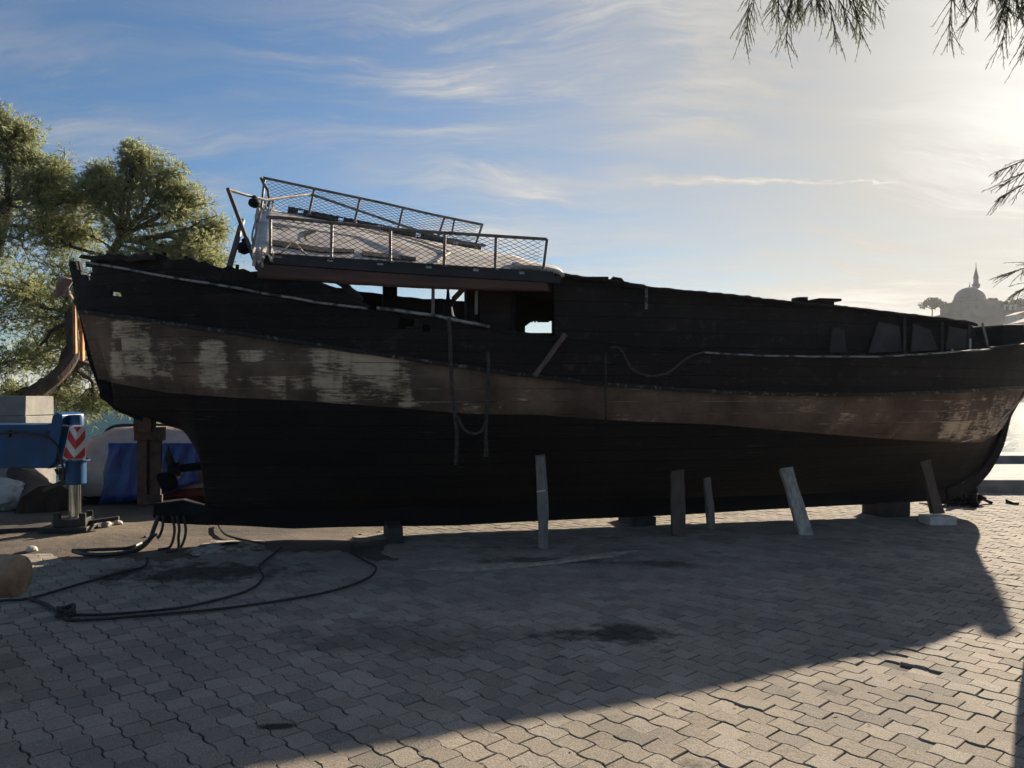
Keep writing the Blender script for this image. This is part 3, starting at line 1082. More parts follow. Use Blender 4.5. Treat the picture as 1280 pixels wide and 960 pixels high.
for a, b, t0, t1 in (((8.95, .24), (9.22, .32), .16, .15), ((9.22, .32), (9.40, .41), .15, .14), ((9.40, .41), (9.56, .55), .13, .12), ((9.56, .55), (9.70, .73), .12, .11), ((9.70, .73), (9.81, .93), .11, .10), ((9.81, .93), (9.92, 1.29), .10, .09), ((9.92, 1.29), (10.33, 1.9), .09, .10), ((10.35, 1.9), (10.85, 2.7), .12, .14)):
    mb.bar(bw(a[0], 0, a[1]), bw(b[0], 0, b[1]), t0, .16, up=tuple(bw(0, 1, 0) - bw(0, 0, 0)), w2=t1)
mb.build('stem', M['char'], boat)
mb = MB()
pts = [on(88, 327, .04), on(101, 390, .04), on(113, 450, .04), on(130, 495, .04), on(146, 509, .04), on(176, 521, .04)]
for a, b in zip(pts[:-1], pts[1:]):
    mb.bar(bw(a[0] + .03, 0, a[2]), bw(b[0] + .03, 0, b[2]), .10, .11, up=tuple(bw(0, 1, 0) - bw(0, 0, 0)), seg=3, rough=.006)
mb.build('sternpost', M['char'], boat)
# torn lit planks on the far quarter, and a scrap of canvas
mb = MB()
c_ = onw(91, 446, -.22)
for (y0, z0, z1, th) in ((0, .03, .58, .03), (.13, -.04, .62, .035), (.27, .10, .40, .03)):
    mb.hexa([(c_.x + .02 * y0, c_.y + y0, c_.z + z0), (c_.x + th, c_.y + y0, c_.z + z0), (c_.x + th - .04, c_.y + y0 + .125, c_.z + z0 + .02), (c_.x - .04, c_.y + y0 + .125, c_.z + z0 + .03),
             (c_.x - .02, c_.y + y0 + .03, c_.z + z1), (c_.x + th - .02, c_.y + y0 + .03, c_.z + z1 - .03), (c_.x + th - .05, c_.y + y0 + .10, c_.z + z1 - .09), (c_.x - .05, c_.y + y0 + .10, c_.z + z1 - .06)])
mb.build('torn_plank', M['burnt_tan'], boat)
mb = MB()
rr = []
for i in range(7):
    row = []
    for j in range(7):
        c = onw(70 + i * 3.2, 345 + j * 4 + 0.35 * (i - 3) ** 2, -.28)
        row.append(c + Vector((0, .05 * math.sin(i * 1.3 + j), .01 * math.sin(j * 2 + i))))
    rr.append(row)
mb.grid(rr)
mb.build('canvas_scrap', M['tarp_grey'], boat, smooth=True, solid=.008)
# loose charred rail ends at the stern
mb = MB()
mb.bar(onw(118, 324, .5), onw(190, 322, .95), .07, .05, seg=8, rough=.015, seed=3)
mb.bar(onw(103, 321, .35), onw(160, 328, .7), .06, .03, seg=6, rough=.012, seed=4)
mb.build('rail_stub', M['char_brown'], boat)
for (a, b, c) in ((232, 325, 320), (256, 331, 326), (296, 335, 331), (205, 321, 316)):
    mb = MB()
    mb.bar(onw(a, b + 4, .85), onw(a + 1, c, .85), .03, .03)
    mb.build('bulwark_stanchion', M['char'], boat)

# rudder and propeller
mb = MB()
rp = lambda x, y, w=0: onw(x, y, w)
mb.bar(rp(181, 516), rp(181, 540), .18, .12, up=(0, 1, 0), seg=3, rough=.006)
mb.bar(rp(169, 542), rp(206, 542), .10, .14, up=(0, 0, 1), seg=3, rough=.004)
mb.bar(rp(178, 547), rp(178, 628), .10, .03, up=(0, 1, 0), seg=6, rough=.003)
mb.bar(rp(195, 547), rp(194, 628), .115, .03, up=(0, 1, 0), seg=6, rough=.003)
mb.bar(rp(173, 624), rp(203, 624), .06, .10, up=(0, 0, 1))
rud = mb.build('rudder', M['rust'], boat)
mb = MB()
mb.bar(rp(186, 546, -.03), rp(186, 628, -.03), .05, .02, up=(0, 1, 0))
mb.build('rudder_stock', M['dark_metal'], rud)
mb = MB()
mb.tube([rp(222, 586), rp(256, 582)], .045, 10)
mb.tube([rp(210, 587), rp(226, 586)], lambda t: .05 + .03 * t, 12)
prop = mb.build('propeller', M['char'], boat, smooth=True)
hub = rp(214, 588)
for k in range(3):
    an = R(90 + 120 * k + 15)
    mb = MB()
    rows = []
    for i in range(7):
        t = i / 6
        rad = .05 + .22 * t
        wd = .11 * math.sin(math.pi * (0.12 + 0.85 * t)) + .012
        row = []
        for j in (-1, 0, 1):
            tw = R(55 - 30 * t)
            ox, oy = j * wd * math.cos(tw), j * wd * math.sin(tw)
            dirv = Vector((0, math.cos(an), math.sin(an)))
            tan = Vector((0, -math.sin(an), math.cos(an)))
            row.append(hub + dirv * rad + tan * ox + Vector((1, 0, 0)) * oy)
        rows.append(row)
    mb.grid(rows)
    mb.build('blade', M['char'], prop, smooth=True, solid=.012)

# ------------------------------------------------------------------ long cabin
CTOP = [(600, 334), (705, 345), (770, 354), (808, 361), (870, 367), (932, 373), (983, 379), (1060, 386), (1100, 391), (1150, 397), (1225, 405), (1240, 408), (1400, 420)]


def cab_w(u):
    return 0.72 * interp(u, [(1, 1.25), (4, 1.36), (6, 1.32), (8, 1.1), (9.6, .75)])


def cab_range(px0, px1, n):
    out = []
    for x in np.linspace(px0, px1, n):
        w = 1.3
        for _ in range(6):
            u = u_at(x, w); w = cab_w(u)
        out.append((u, w, CH - (interp(x, CTOP) - HY) * bw(u, w, 0).y / F))
    return out


def deck_z(u):
    s = (u + 1.62) / 12.27
    return lvl(4, s)[2] - 0.16


CB = cab_range(694, 1238, 90)
mb = MB()
for side in (1, -1):
    rows, uvs = [], []
    for i, (u, w, zt) in enumerate(CB):
        r, uu = [], []
        z0 = deck_z(u)
        jag = 0.03 * mnoise.noise(Vector((u * 7, side, 0))) + 0.03 * mnoise.noise(Vector((u * 21, side, 9)))
        for k in range(9):
            t = k / 8
            zz = lerp(z0, zt + jag * t, t)
            sl = 0.22 * t * max(0, (i - 80) / 9)      # raked front end
            p = bw(u - sl, side * (w - .06 * t), zz)
            r.append(p + char_off(p, .008)); uu.append((u, zz))
        rows.append(r); uvs.append(uu)
    mb.grid(rows, uvs, skip=lambda i, j: side < 0 and CB[i][0] < 4.5)
    # ends
for e in (-1,):
    u, w, zt = CB[e]
    z0 = deck_z(u)
    sl = 0.22 if e else 0
    rows = [[bw(u, w * q, z0) for q in (1, .5, 0, -.5, -1)], [bw(u - sl, (w - .06) * q, zt) for q in (1, .5, 0, -.5, -1)]]
    mb.grid(rows)
cabin = mb.build('cabin', M['cabin'], boat, smooth=True)
mb = MB()
rows, uvs = [], []
for i, (u, w, zt) in enumerate(CB):
    r, uu = [], []
    sl = 0.22 * max(0, (i - 80) / 9)
    for k in range(11):
        q = 1 - 2 * k / 10
        p = bw(u - sl + .02, q * (w + .02), zt + .012 + .05 * (1 - q * q))
        r.append(p + char_off(p, .006, 4) + char_off(p, .014, 13)); uu.append((u, q))
    rows.append(r); uvs.append(uu)
mb.grid(rows, uvs)
mb.build('roof', M['cabin'], cabin, smooth=True, solid=.03)


def cpt(px, py, dw=0.0):
    w = 1.3
    for _ in range(6):
        u = u_at(px, w); w = cab_w(u) + dw
    return onw(px, py, w)


def wall_panel(name, quad, mat, th=.02, parent=None, dw=.03, label=None):
    mb = MB()
    a = [cpt(x, y, dw) for x, y in quad]
    nrm = (bw(0, 1, 0) - bw(0, 0, 0))
    mb.hexa([p - nrm * th for p in a] + a)
    o = mb.build(name, mat, parent or cabin, bevel=.004)
    if label: o['label'] = label
    return o


for q, m in ((((1086, 441), (1128, 439), (1124, 407), (1098, 402)), 'panel'), (((1139, 440), (1173, 437), (1163, 412), (1141, 404)), 'panel'),
             (((1183, 437), (1207, 435), (1209, 413), (1186, 407)), 'panel'), (((1037, 441), (1058, 440), (1056, 412), (1041, 409)), 'cabin_board')):
    wall_panel('window_board', q, M[m])
for x, y0, y1 in ((808, 358, 386), (1131, 397, 441), (1178, 403, 439), (1212, 404, 437)):
    mb = MB()
    mb.bar(cpt(x, y1, .04), cpt(x, y0, .0), .03, .03)
    mb.build('wall_post', M['worn_paint'] if x < 900 else M['panel'], cabin)
mb = MB()
mb.bar(cpt(1228, 404, -.02), cpt(1236, 436, .02), .02, .02)
mb.build('corner_strip', M['worn_paint'], cabin)
# lumps left on the roof
mb = MB()
mb.box(cpt(1000, 380, -.3), (.14, .14, .14), .2, .01)
mb.build('vent', M['char'], cabin)
mb = MB()
c = cpt(1029, 383, -.3)
mb.box(c + Vector((0, 0, .02)), (.16, .2, .07), .2)
mb.box(c + Vector((0, 0, .065)), (.29, .3, .03), .2)
mb.build('hatch', M['char_brown'], cabin)
mb = MB()
mb.tube([cpt(764, 355, -.2), cpt(768, 350, -.2), cpt(775, 351, -.2), cpt(780, 357, -.2)], lambda t: .045 - .01 * t, 8)
mb.build('roof_cleat', M['char'], cabin)
mb = MB()
mb.quad(*[cpt(x, y, -.15) for x, y in ((704, 352), (735, 352), (726, 347), (706, 345))])
mb.build('roof_flap', M['timber'], cabin, solid=.02)
mb = MB()
mb.bar(cpt(730, 348, -.1), cpt(806, 357, -.1), .03, .02)
mb.build('roof_batten', M['timber'], cabin)
# foredeck clutter ahead of the cabin
mb = MB()
c = onw(1246, 424, .35)
mb.box(c, (.42, .5, .32), .3, .03, 3)
mb.box(onw(1262, 426, .3), (.18, .4, .24), .2, .02, 5)
mb.build('windlass', M['char'], boat, bevel=.02)
mb = MB()
mb.bar(onw(1237, 437, .9), onw(1271, 436, .7), .05, .03)
mb.build('foredeck_rail', M['worn_paint'], boat)

# ------------------------------------------------------------------ sun deck canted over the burnt deckhouse
NLc, NRc = on(320, 323, 1.25), on(694, 347, 1.25)
FLc, FRc = on(331, 263, -1.3), on(604, 316, -1.3)


def slabp(a, b, dz=0.0):
    """a along (0 stern .. 1 bow), b across (0 near .. 1 far)"""
    n = [lerp(NLc[i], NRc[i], a) for i in range(3)]
    f = [lerp(FLc[i], FRc[i], a) for i in range(3)]
    q = [lerp(n[i], f[i], b) for i in range(3)]
    return bw(q[0], q[1], q[2] + dz + .05 * math.sin(math.pi * b))


deckh = MB()
rows = []
for i in range(33):
    a = i / 32 * 1.04
    row = []
    for j in range(17):
        b = j / 16
        aa = a
        if a > .93:      # rounded forward corners
            cut = (a - .93) / .11
            bb = .5 + (b - .5) * (1 - .25 * cut * cut)
        else:
            bb = b
        row.append(slabp(aa, bb) + char_off(slabp(aa, bb), .004, 3))
    rows.append(row)
deckh.grid(rows)
sun_deck = deckh.build('sun_deck', M['slab'], boat, smooth=True, solid=.05)
sun_deck['label'] = 'canted white sun deck panel'
# raised end face at the stern
mb = MB()
r0 = [slabp(-.004, j / 8, .02) for j in range(9)]
r1 = [Vector((p.x - .01, p.y, lerp(p.z - .10, NLc[2] - .05, .0 + .25 * (1 - j / 8)))) for j, p in enumerate(r0)]
mb.grid([r0, r1])
mb.build('end_board', M['slab'], sun_deck, solid=.03)
# burnt hole in the white surface and a torn strip
mb = MB()
hole = [(476, 288), (492, 287), (497, 292), (489, 294), (487, 297), (481, 296), (484, 303), (478, 299), (475, 295)]


def slab_on(px, py, up=.04):
    # intersect the sight line with the canted deck
    best, bp = 1e9, None
    for b in np.linspace(0, 1, 81):
        lo, hi = -0.2, 1.3
        for _ in range(24):
            m_ = (lo + hi) / 2
            if proj(slabp(m_, b))[0] < px: lo = m_
            else: hi = m_
        p = slabp((lo + hi) / 2, b, up)
        e = abs(proj(p)[1] - py)
        if e < best: best, bp = e, p
    return bp


hole = [(380, 289), (392, 287), (396, 290), (388, 293), (384, 294), (382, 297), (386, 303), (381, 299), (379, 294)]
mb.quad(*[slab_on(x, y) for x, y in hole])
mb.quad(*[slab_on(x, y) for x, y in ((341, 281), (360, 284), (362, 286), (342, 283))])
mb.build('scorch_hole', M['char'], sun_deck)
mb = MB()
mb.quad(*[slab_on(x, y) for x, y in ((338, 300), (400, 309), (443, 312), (443, 316), (400, 315), (340, 306))])
mb.quad(*[slab_on(x, y) for x, y in ((452, 314), (520, 322), (520, 326), (452, 319))])
mb.build('deck_crack', M['char_brown'], sun_deck, solid=.01)
# pale trim bar lying on the deck
mb = MB()
mb.tube([slab_on(430, 275, .05), slab_on(510, 297, .05), slab_on(557, 312, .05), slab_on(562, 316, .05), slab_on(546, 327, .05)], .012, 6)
mb.build('bent_trim', M['rope_pale'], sun_deck, smooth=True)
# slotted coaming round the deck
for (b, rngs, nm) in ((0.0, 12, 'near'), (1.0, 10, 'far')):
    mb = MB()
    n = rngs
    dz0, dz1 = (-.02, .05) if b == 0 else (.03, .11)
    pts0 = [slabp(a, b, dz0 - .0) for a in np.linspace(.02 if b == 0 else .1, .99, n * 4 + 1)]
    for k in range(n * 4):
        p, q = pts0[k], pts0[k + 1]
        if k % 4 == 2 and (k // 4) % 2 == 0:
            # open slot: only thin top and bottom rails
            mb.bar(p + Vector((0, 0, .07)), q + Vector((0, 0, .07)), .03, .015)
            mb.bar(p + Vector((0, 0, .005)), q + Vector((0, 0, .005)), .03, .015)
        else:
            mb.bar(p + Vector((0, 0, .036)), q + Vector((0, 0, .036)), .03, .078)
    mb.build('toe_rail', M['fascia_dark'], sun_deck)
# fascia boards under the near edge
FT = [(318, 325), (500, 338), (694, 350)]
FB = [(318, 347), (400, 353), (500, 359), (600, 363), (682, 364)]
mb = MB()
rows0, rows1 = [], []
for x in np.linspace(322, 684, 40):
    for w, rws in ((1.27, rows0), (1.19, rows1)):
        row = []
        for k in range(5):
            p = onw(x, lerp(interp(x, FT) + 2, interp(x, FB), k / 4), w)
            row.append(p + char_off(p, .004, 6))
        rws.append(row)
mb.grid(rows0)
fas = mb.build('fascia_board', M['fascia'], boat, smooth=True, solid=.05)
mb = MB()
rows0 = []
for x in np.linspace(330, 700, 40):
    rows0.append([onw(x, interp(x, FT) - 4, 1.28), onw(x, interp(x, FT) + 4, 1.30)])
mb.grid(rows0)
mb.build('dark_strip', M['fascia_dark'], fas, solid=.03)
# cross beams under the deck
mb = MB()
for a in (.05, .28, .52, .75, .97):
    mb.bar(slabp(a, 0, -.10), slabp(a, 1, -.08), .09, .10)
mb.build('deck_beam', M['char_brown'], sun_deck)
# white rounded nose at the forward end
mb = MB()
rows = []
for i in range(9):
    t = i / 8
    rows.append([onw(lerp(640, 704, math.sin(t * math.pi / 2)), lerp(334, 346, t * t), 1.17) + Vector((0, .4 * k / 4, .09 * math.cos(t * math.pi / 2) * 0 + .10 * (k / 4))) for k in range(5)])
mb.grid(rows)
mb.build('deck_nose', M['slab'], sun_deck, smooth=True, solid=.04)

# burnt deckhouse below
mb = MB()
CO = [(392, 356), (440, 363), (500, 371), (585, 377)]
row0, row1 = [], []
xs = np.linspace(330, 592, 34)
for x in xs:
    u, w, z = on(x, interp(x, CO), -.9)
    row1.append(bw(u, w, z + .03 * mnoise.noise(Vector((u * 5, 0, 0))))); row0.append(bw(u, w, deck_z(u)))
mb.grid([row0, row1])
dh = mb.build('deckhouse', M['cabin'], boat, solid=.05)
mb = MB()
rows = []
for x in np.linspace(592, 760, 85):
    col = []
    for y in np.linspace(346, 470, 84):
        col.append(onw(x, y, -.9))
    rows.append(col)


def wskip(i, j):
    c = (rows[i][j] + rows[i + 1][j + 1]) / 2
    x, y = proj(c)
    jag = 9 * mnoise.noise(c * 7)
    return 657 < x < 690 and 402 + jag + (4 if x < 670 else 2) < y < 416


mb.grid(rows, skip=wskip)
mb.build('bulkhead', M['cabin'], dh, solid=.04)
mb = MB()
mb.bar(onw(486, 400, .2), onw(487, 350, .2), .2, .15, seg=4, rough=.012)
mb.build('pillar', M['char'], dh)
mb = MB()
mb.bar(onw(588, 420, .6), onw(587, 352, .6), .14, .1, seg=4, rough=.006)
mb.build('pillar', M['char_brown'], dh)
for x, y0, y1, w in ((541, 394, 356, 1.1), (595, 393, 358, 1.1), (641, 420, 358, 1.0), (350, 372, 344, 1.0)):
    mb = MB()
    mb.bar(onw(x, y0, w), onw(x + .5, y1, w), .03 if x < 641 else .05, .03)
    mb.build('post', M['timber'] if x in (541, 595) else M['char'], dh)
mb = MB()
mb.bar(onw(425, 352, 1.2), onw(452, 376, 1.25), .09, .07, seg=5, rough=.01)
mb.build('fallen_brace', M['char_brown'], dh)
mb = MB()
mb.bar(onw(567, 374, .9), onw(582, 358, .7), .04, .04)
mb.build('fallen_brace', M['timber'], dh)
# side panels of the dark recess
mb = MB()
mb.quad(onw(600, 420, .9), onw(640, 424, .9), onw(640, 356, .9), onw(600, 356, .9))
mb.build('side_panel', M['char_brown'], dh, solid=.03)
# capstan standing in the gap
mb = MB()
c = onw(560, 398, .9)
mb.lathe(c, [(.09, 0), (.06, .04), (.045, .12), (.07, .17), (.075, .19), (.02, .2), (.012, .3)], 14)
mb.build('capstan', M['char'], boat, smooth=True)
# stick leaning on the side
mb = MB()
mb.bar(onw(706, 418, 1.64), onw(668, 470, 1.68), .05, .04, seg=5, rough=.006)
mb.build('broken_batten', M['timber_brown'], boat)


# ------------------------------------------------------------------ railings with netting
def railing(tops, foots, w, name_label, posts, extra=None):
    """tops/foots: photo polylines of the hand rail and of the foot line"""
    P = lambda x, y: onw(x, y, w)
    xs0, xs1 = tops[0][0], tops[-1][0]
    mb = MB()
    mb.tube([P(x, interp(x, tops)) for x in np.linspace(xs0, xs1, 24)], .0165, 8)
    rail = mb.build('guard_rail', M['steel'], boat, smooth=True)
    rail['label'] = name_label
    for (xt, yt, xf, yf) in posts:
        mb = MB()
        mb.tube([P(xt, yt), P(xf, yf)], .0155, 8)
        base = P(xf, yf)
        mb.box(base, (.07, .07, .02))
        mb.build('stanchion', M['steel'], rail, smooth=True)
    # netting: two families of sagging diagonal cords
    mb = MB()
    x0, x1 = posts[0][0], posts[-1][0]
    def NP(a, b):
        xt = lerp(posts[0][0], posts[-1][0], a); xf = lerp(posts[0][2], posts[-1][2], a)
        pt, pf = P(xt, interp(xt, tops)), P(xf, interp(xf, foots))
        p = pf.lerp(pt, b)
        sag = .05 * math.sin(math.pi * b) * mnoise.noise(Vector((a * 6, b * 2, w)))
        return p + Vector((0, .03 * mnoise.noise(Vector((a * 9, b * 3, 1 + w))), sag * .7))
    Lr = (P(x1, interp(x1, tops)) - P(x0, interp(x0, tops))).length
    Hr = (P(x0, interp(x0, tops)) - P(posts[0][2], interp(posts[0][2], foots))).length
    pitch = .088
    slope = 1.9 * Hr / Lr
    nd = int((1 + slope) * Lr / pitch)
    for fam in (1, -1):
        for k in range(nd + 1):
            a0 = -slope + k * (1 + slope) / nd
            pts = []
            for q in range(13):
                b = q / 12
                a = a0 + slope * b
                if 0 <= a <= 1:
                    pts.append(NP(a if fam == 1 else 1 - a, b))
            if len(pts) > 1:
                mb.tube(pts, .0028, 3, cap=False)
    mb.tube([NP(a, .03) for a in np.linspace(0, 1, 30)], .005, 4)
    mb.build('netting', M['net'], rail)
    return rail


near = railing([(333, 271), (350, 272), (420, 279), (487, 286), (555, 291), (620, 295), (683, 299)],
               [(336, 322), (415, 326), (490, 330), (560, 334), (620, 338), (684, 340)], 1.23, 'near guard rail with torn netting along the sun deck',
               [(338, 271, 338, 321), (415, 279, 414, 323), (488, 286, 488, 328), (556, 291, 555, 333), (620, 295, 619, 337), (684, 299, 679, 338)])
far = railing([(329, 222), (390, 235), (480, 254), (540, 268), (604, 281)],
              [(326, 268), (384, 268), (450, 282), (530, 297), (594, 310)], -1.25, 'far guard rail raised above the near one',
              [(331, 222, 326, 266), (393, 236, 386, 269), (450, 248, 443, 279), (504, 260, 497, 288), (556, 271, 547, 298), (603, 281, 593, 310)])
mb = MB()
mb.tube([onw(568, 274, -1.25), onw(565, 290, -1.25)], .012, 6)
mb.build('rail_clip', M['steel_dark'], far)
# loose hand rail dropping across the deck
mb = MB()
mb.tube([onw(326, 222, -1.2), onw(331, 232, -1.2), onw(335, 238, -1.1), onw(337, 252, -.9), onw(335, 258, -.9)], .018, 8)
mb.tube([onw(285, 237, .2), onw(305, 243, 0), onw(332, 250, -.3), onw(360, 246, -.6), onw(388, 243, -1.0), onw(398, 246, -1.0), onw(500, 281, -.4), onw(560, 300, .4), onw(606, 307, .9)], .016, 8)
mb.build('loose_handrail', M['steel'], boat, smooth=True)

# stern gallows of bent tube with two hanging blocks
mb = MB()
mb.tube([onw(285, 236, .2), onw(322, 336, .75)], .022, 8)
mb.tube([onw(303, 276, .3), onw(286, 336, .9)], .03, 8)
gal = mb.build('stern_gallows', M['steel_dark'], boat, smooth=True)
for (x, y0, y1, w) in ((318, 243, 260, -.1), (305, 298, 318, .55)):
    mb = MB()
    c = onw(x, y1, w)
    h = (y1 - y0) * 8 / F
    mb.lathe(c, [(.012, 0), (.055, .02), (.068, h * .35), (.055, h * .65), (.018, h * .8), (.03, h * .88), (.012, h)], 12)
    mb.build('pulley_block', M['char'], gal, smooth=True)

# ropes bundled at the sun deck corner
mb = MB()
rr = random.Random(3)
for k in range(64):
    x = rr.uniform(321, 343); y = rr.uniform(252, 292)
    pts = []
    x2 = x + rr.uniform(-9, 6); y2 = y + rr.uniform(14, 46)
    for q in range(11):
        t = q / 10
        yy = lerp(y, y2, t)
        b = lerp(1.25, -1.3, min(1.05, max(0, (322 - yy) / 60)))
        pts.append(onw(lerp(x, x2, t) + 3.2 * math.sin(t * 5 + k * 1.7) * (.3 + t), yy + 2.5 * math.sin(t * 7 + k), b + .10 + .08 * math.sin(k + t * 5)))
    mb.tube(pts, rr.choice((.008, .011, .015)), 5)
bund = mb.build('rope_bundle', M['rope_pale'], None, origin=onw(328, 290, .3), smooth=True)
tag(bund, 'tangle of pale frayed rope hanging off the stern corner of the sun deck', 'rope')
mb = MB()
mb.tube([onw(365, 302, 1.1), onw(352, 316, 1.2), onw(343, 322, 1.22)], .009, 5)
mb.tube([onw(369, 303, 1.1), onw(379, 315, 1.2), onw(388, 322, 1.22)], .009, 5)
tag(mb.build('rope_strand', M['rope_pale'], None, origin=onw(366, 303, 1.3), smooth=True), 'loose pale cord strung in a tent shape inside the near guard rail', 'rope')


def smooth_path(pts, n=8):
    P = [Vector(p) for p in pts]
    out = []
    for i in range(len(P) - 1):
        p0, p1, p2, p3 = P[max(i - 1, 0)], P[i], P[i + 1], P[min(i + 2, len(P) - 1)]
        for k in range(n):
            t = k / n
            out.append(0.5 * ((2 * p1) + (-p0 + p2) * t + (2 * p0 - 5 * p1 + 4 * p2 - p3) * t * t + (-p0 + 3 * p1 - 3 * p2 + p3) * t ** 3))
    out.append(P[-1])
    return out


# ropes hanging down the side
def hang(pts, r, mat, label, sides=6):
    mb = MB()
    P = [onw(x, y, HB * w + .03) for x, y, w in pts]
    dense = [q + char_off(q, .006, 7) for q in smooth_path(P, 6)]
    mb.tube(dense, r, sides)
    return tag(mb.build('hanging_rope', mat, None, origin=P[-1], smooth=True), label, 'rope', 'ropes hanging down the side of the boat')


hang([(561, 398, 1.95), (563, 430, 1.95), (564, 470, 1.9), (567, 505, 1.88), (571, 540, 1.78), (570, 580, 1.62)], .020, M['rope_grey'], 'long thick rope hanging straight down from the splintered capping')
hang([(610, 440, 1.98), (611, 470, 1.95), (609, 510, 1.9), (607, 545, 1.8), (608, 566, 1.72)], .016, M['rope_grey'], 'shorter rope with a frayed tassel end hanging over the brown band')
hang([(572, 520, 1.88), (580, 536, 1.84), (592, 542, 1.82), (602, 538, 1.84), (607, 528, 1.86)], .014, M['rope_grey'], 'slack loop of rope slung between two hanging ropes')
mbx = MB()
for k in range(12):
    mbx.tube([onw(608 + (k % 4 - 1.5) * .6, 548, 1.52), onw(607.5 + (k % 4 - 1.5) * 1.8, 571, 1.44 + .02 * (k // 4))], .006, 4)
tag(mbx.build('rope_tassel', M['rope_grey'], None, origin=onw(608, 571, 1.72)), 'frayed bushy tassel at the end of the shorter hanging rope', 'rope')
hang([(757, 440, 2.0), (757, 480, 1.98), (757, 528, 1.9)], .010, M['rope_dark'], 'thin dark line hanging over the brown band amidships')
hang([(763, 434, 2.0), (775, 436, 2.0), (790, 460, 2.0), (810, 470, 2.0), (835, 466, 2.0), (858, 448, 2.0), (880, 440, 1.98)], .011, M['rope_grey'], 'slack cord drooping in a curve below the cabin side')
hang([(1190, 436, 1.4), (1192, 452, 1.42), (1188, 472, 1.42), (1185, 487, 1.38)], .013, M['rope_pale'], 'pale bent cord dangling beside the bow end of the cabin')
hang([(1213, 424, 1.2), (1213, 450, 1.28), (1214, 482, 1.22)], .011, M['rope_pale'], 'straight pale cord dangling nearest the bow')
hang([(1193, 553, .95), (1215, 548, .8), (1245, 530, .55), (1268, 508, .45), (1290, 486, .4), (1320, 465, .1)], .012, M['rope_pale'], 'pale mooring line running up along the bow')

# ------------------------------------------------------------------ shores and blocks under the hull
GP = 'timber props shoring up the hull'


def shore(foot, top, wd, dp, mat, label, bend=0.0, seed=1):
    mb = MB()
    p, q = Vector(foot), Vector(top)
    n = 8
    n0 = len(mb.v)
    rnd = random.Random(seed)
    for i in range(n + 1):
        t = i / n
        c = p.lerp(q, t) + Vector((bend * math.sin(math.pi * t), 0, 0))
        for (a, b) in ((-1, -1), (1, -1), (1, 1), (-1, 1)):
            mb.v.append((c.x + a * wd / 2 * (1 - .06 * math.sin(7 * t + seed)) + rnd.uniform(-.004, .004), c.y + b * dp / 2, c.z + (rnd.uniform(-.02, .02) if i in (0, n) else 0)))
    for i in range(n):
        o = n0 + i * 4
        for k in range(4):
            mb.f.append((o + k, o + (k + 1) % 4, o + 4 + (k + 1) % 4, o + 4 + k))
    mb.f.append((n0 + 3, n0 + 2, n0 + 1, n0)); o = n0 + n * 4
    mb.f.append((o, o + 1, o + 2, o + 3))
    return tag(mb.build('timber_prop', mat, None, origin=(p.x, p.y, 0), bevel=.008), label, 'prop', GP)


def lift(p, z):
    return Vector((p.x, p.y, z))


g1 = G(679, 686)
shore(g1, V(675, 569, g1.y + .12), .105, .10, M['timber'], 'upright grey pole prop with a white mark, nearest the stern', .012, 1)
mk = MB()
c = V(676.5, 614, g1.y - .045)
mk.bar(c + Vector((-.045, 0, -.006)), c + Vector((.045, 0, .01)), .006, .014)
tg = mk.build('paint_mark', M['white_paint'], bpy.data.objects['timber_prop'])
g2 = G(848, 670)
shore(g2, V(846, 577, g2.y + .1), .15, .09, M['timber_brown'], 'broad brown plank prop standing upright amidships', 0, 2)
g3 = G(889, 662)
shore(g3, V(880, 575, g3.y - .1), .085, .08, M['timber'], 'thin pole prop leaning slightly beside the broad brown plank', .01, 3)
g4 = G(1007, 668)
shore(g4, V(976, 566, g4.y + .35), .155, .09, M['timber_pale'], 'pale plank prop leaning to the left toward the hull', 0, 4)
g5 = G(1173, 641)
shore(V(1172, 643, 9.75), V(1150, 559, 9.98), .13, .10, M['timber_brown'], 'dark leaning prop standing on a white block at the bow', 0, 5)


def block(name, c, s, mat, label, rz=0.0, grp=None, seed=0):
    mb = MB()
    mb.box((c[0], c[1], c[2] + s[2] / 2), s, rz, .008, seed)
    return tag(mb.build(name, mat, None, origin=(c[0], c[1], c[2]), bevel=.012), label, 'block', grp)


block('footing_block', lift(G(1172, 655), 0), (.34, .26, .10), M['block_white'], 'white block under the foot of the bow prop', .05)
block('keel_block', bw(1.62, .25, -.005), (.16, .62, .17), M['block_dark'], 'dark upright keel block under the stern half', TH, 'keel blocks', 3)
block('keel_block', bw(8.05, .0, -.005), (.42, .4, .175), M['block_dark'], 'wide dark keel block beside the leaning bow prop', TH, 'keel blocks', 4)
block('keel_block', bw(4.6, -.1, -.005), (.3, .5, .11), M['block_dark'], 'low dark keel block in shade under the middle of the hull', TH, 'keel blocks', 6)
# charred rubbish heaped under the forefoot
mb = MB()
rr = random.Random(12)
c0 = G(1214, 632)
for k in range(46):
    an = rr.uniform(0, 6.28); rad = abs(rr.gauss(0, .28))
    x, y = c0.x + rad * math.cos(an) * 1.2, c0.y + .15 + rad * math.sin(an) * .7
    h = max(.02, .26 - rad * .5)
    mb.bar((x, y, rr.uniform(0, .03)), (x + rr.uniform(-.22, .22), y + rr.uniform(-.2, .2), h * rr.uniform(.5, 1)), rr.uniform(.03, .09), rr.uniform(.02, .07), seg=2, rough=.012, seed=k)
tag(mb.build('charred_debris', M['char'], None, origin=(c0.x, c0.y, 0)), 'heap of charred wood scraps under the bow', 'debris')

# ------------------------------------------------------------------ hoses and ropes on the ground
def ground_line(name, pix, r, mat, label, cat, z=None):
    pts = smooth_path([G(x, y, (z or r) + .012) for x, y in pix])
    mb = MB()
    mb.tube(pts, r, 6)
    return tag(mb.build(name, mat, None, origin=(pts[0].x, pts[0].y, 0), smooth=True), label, cat, 'ropes and hoses lying on the ground')


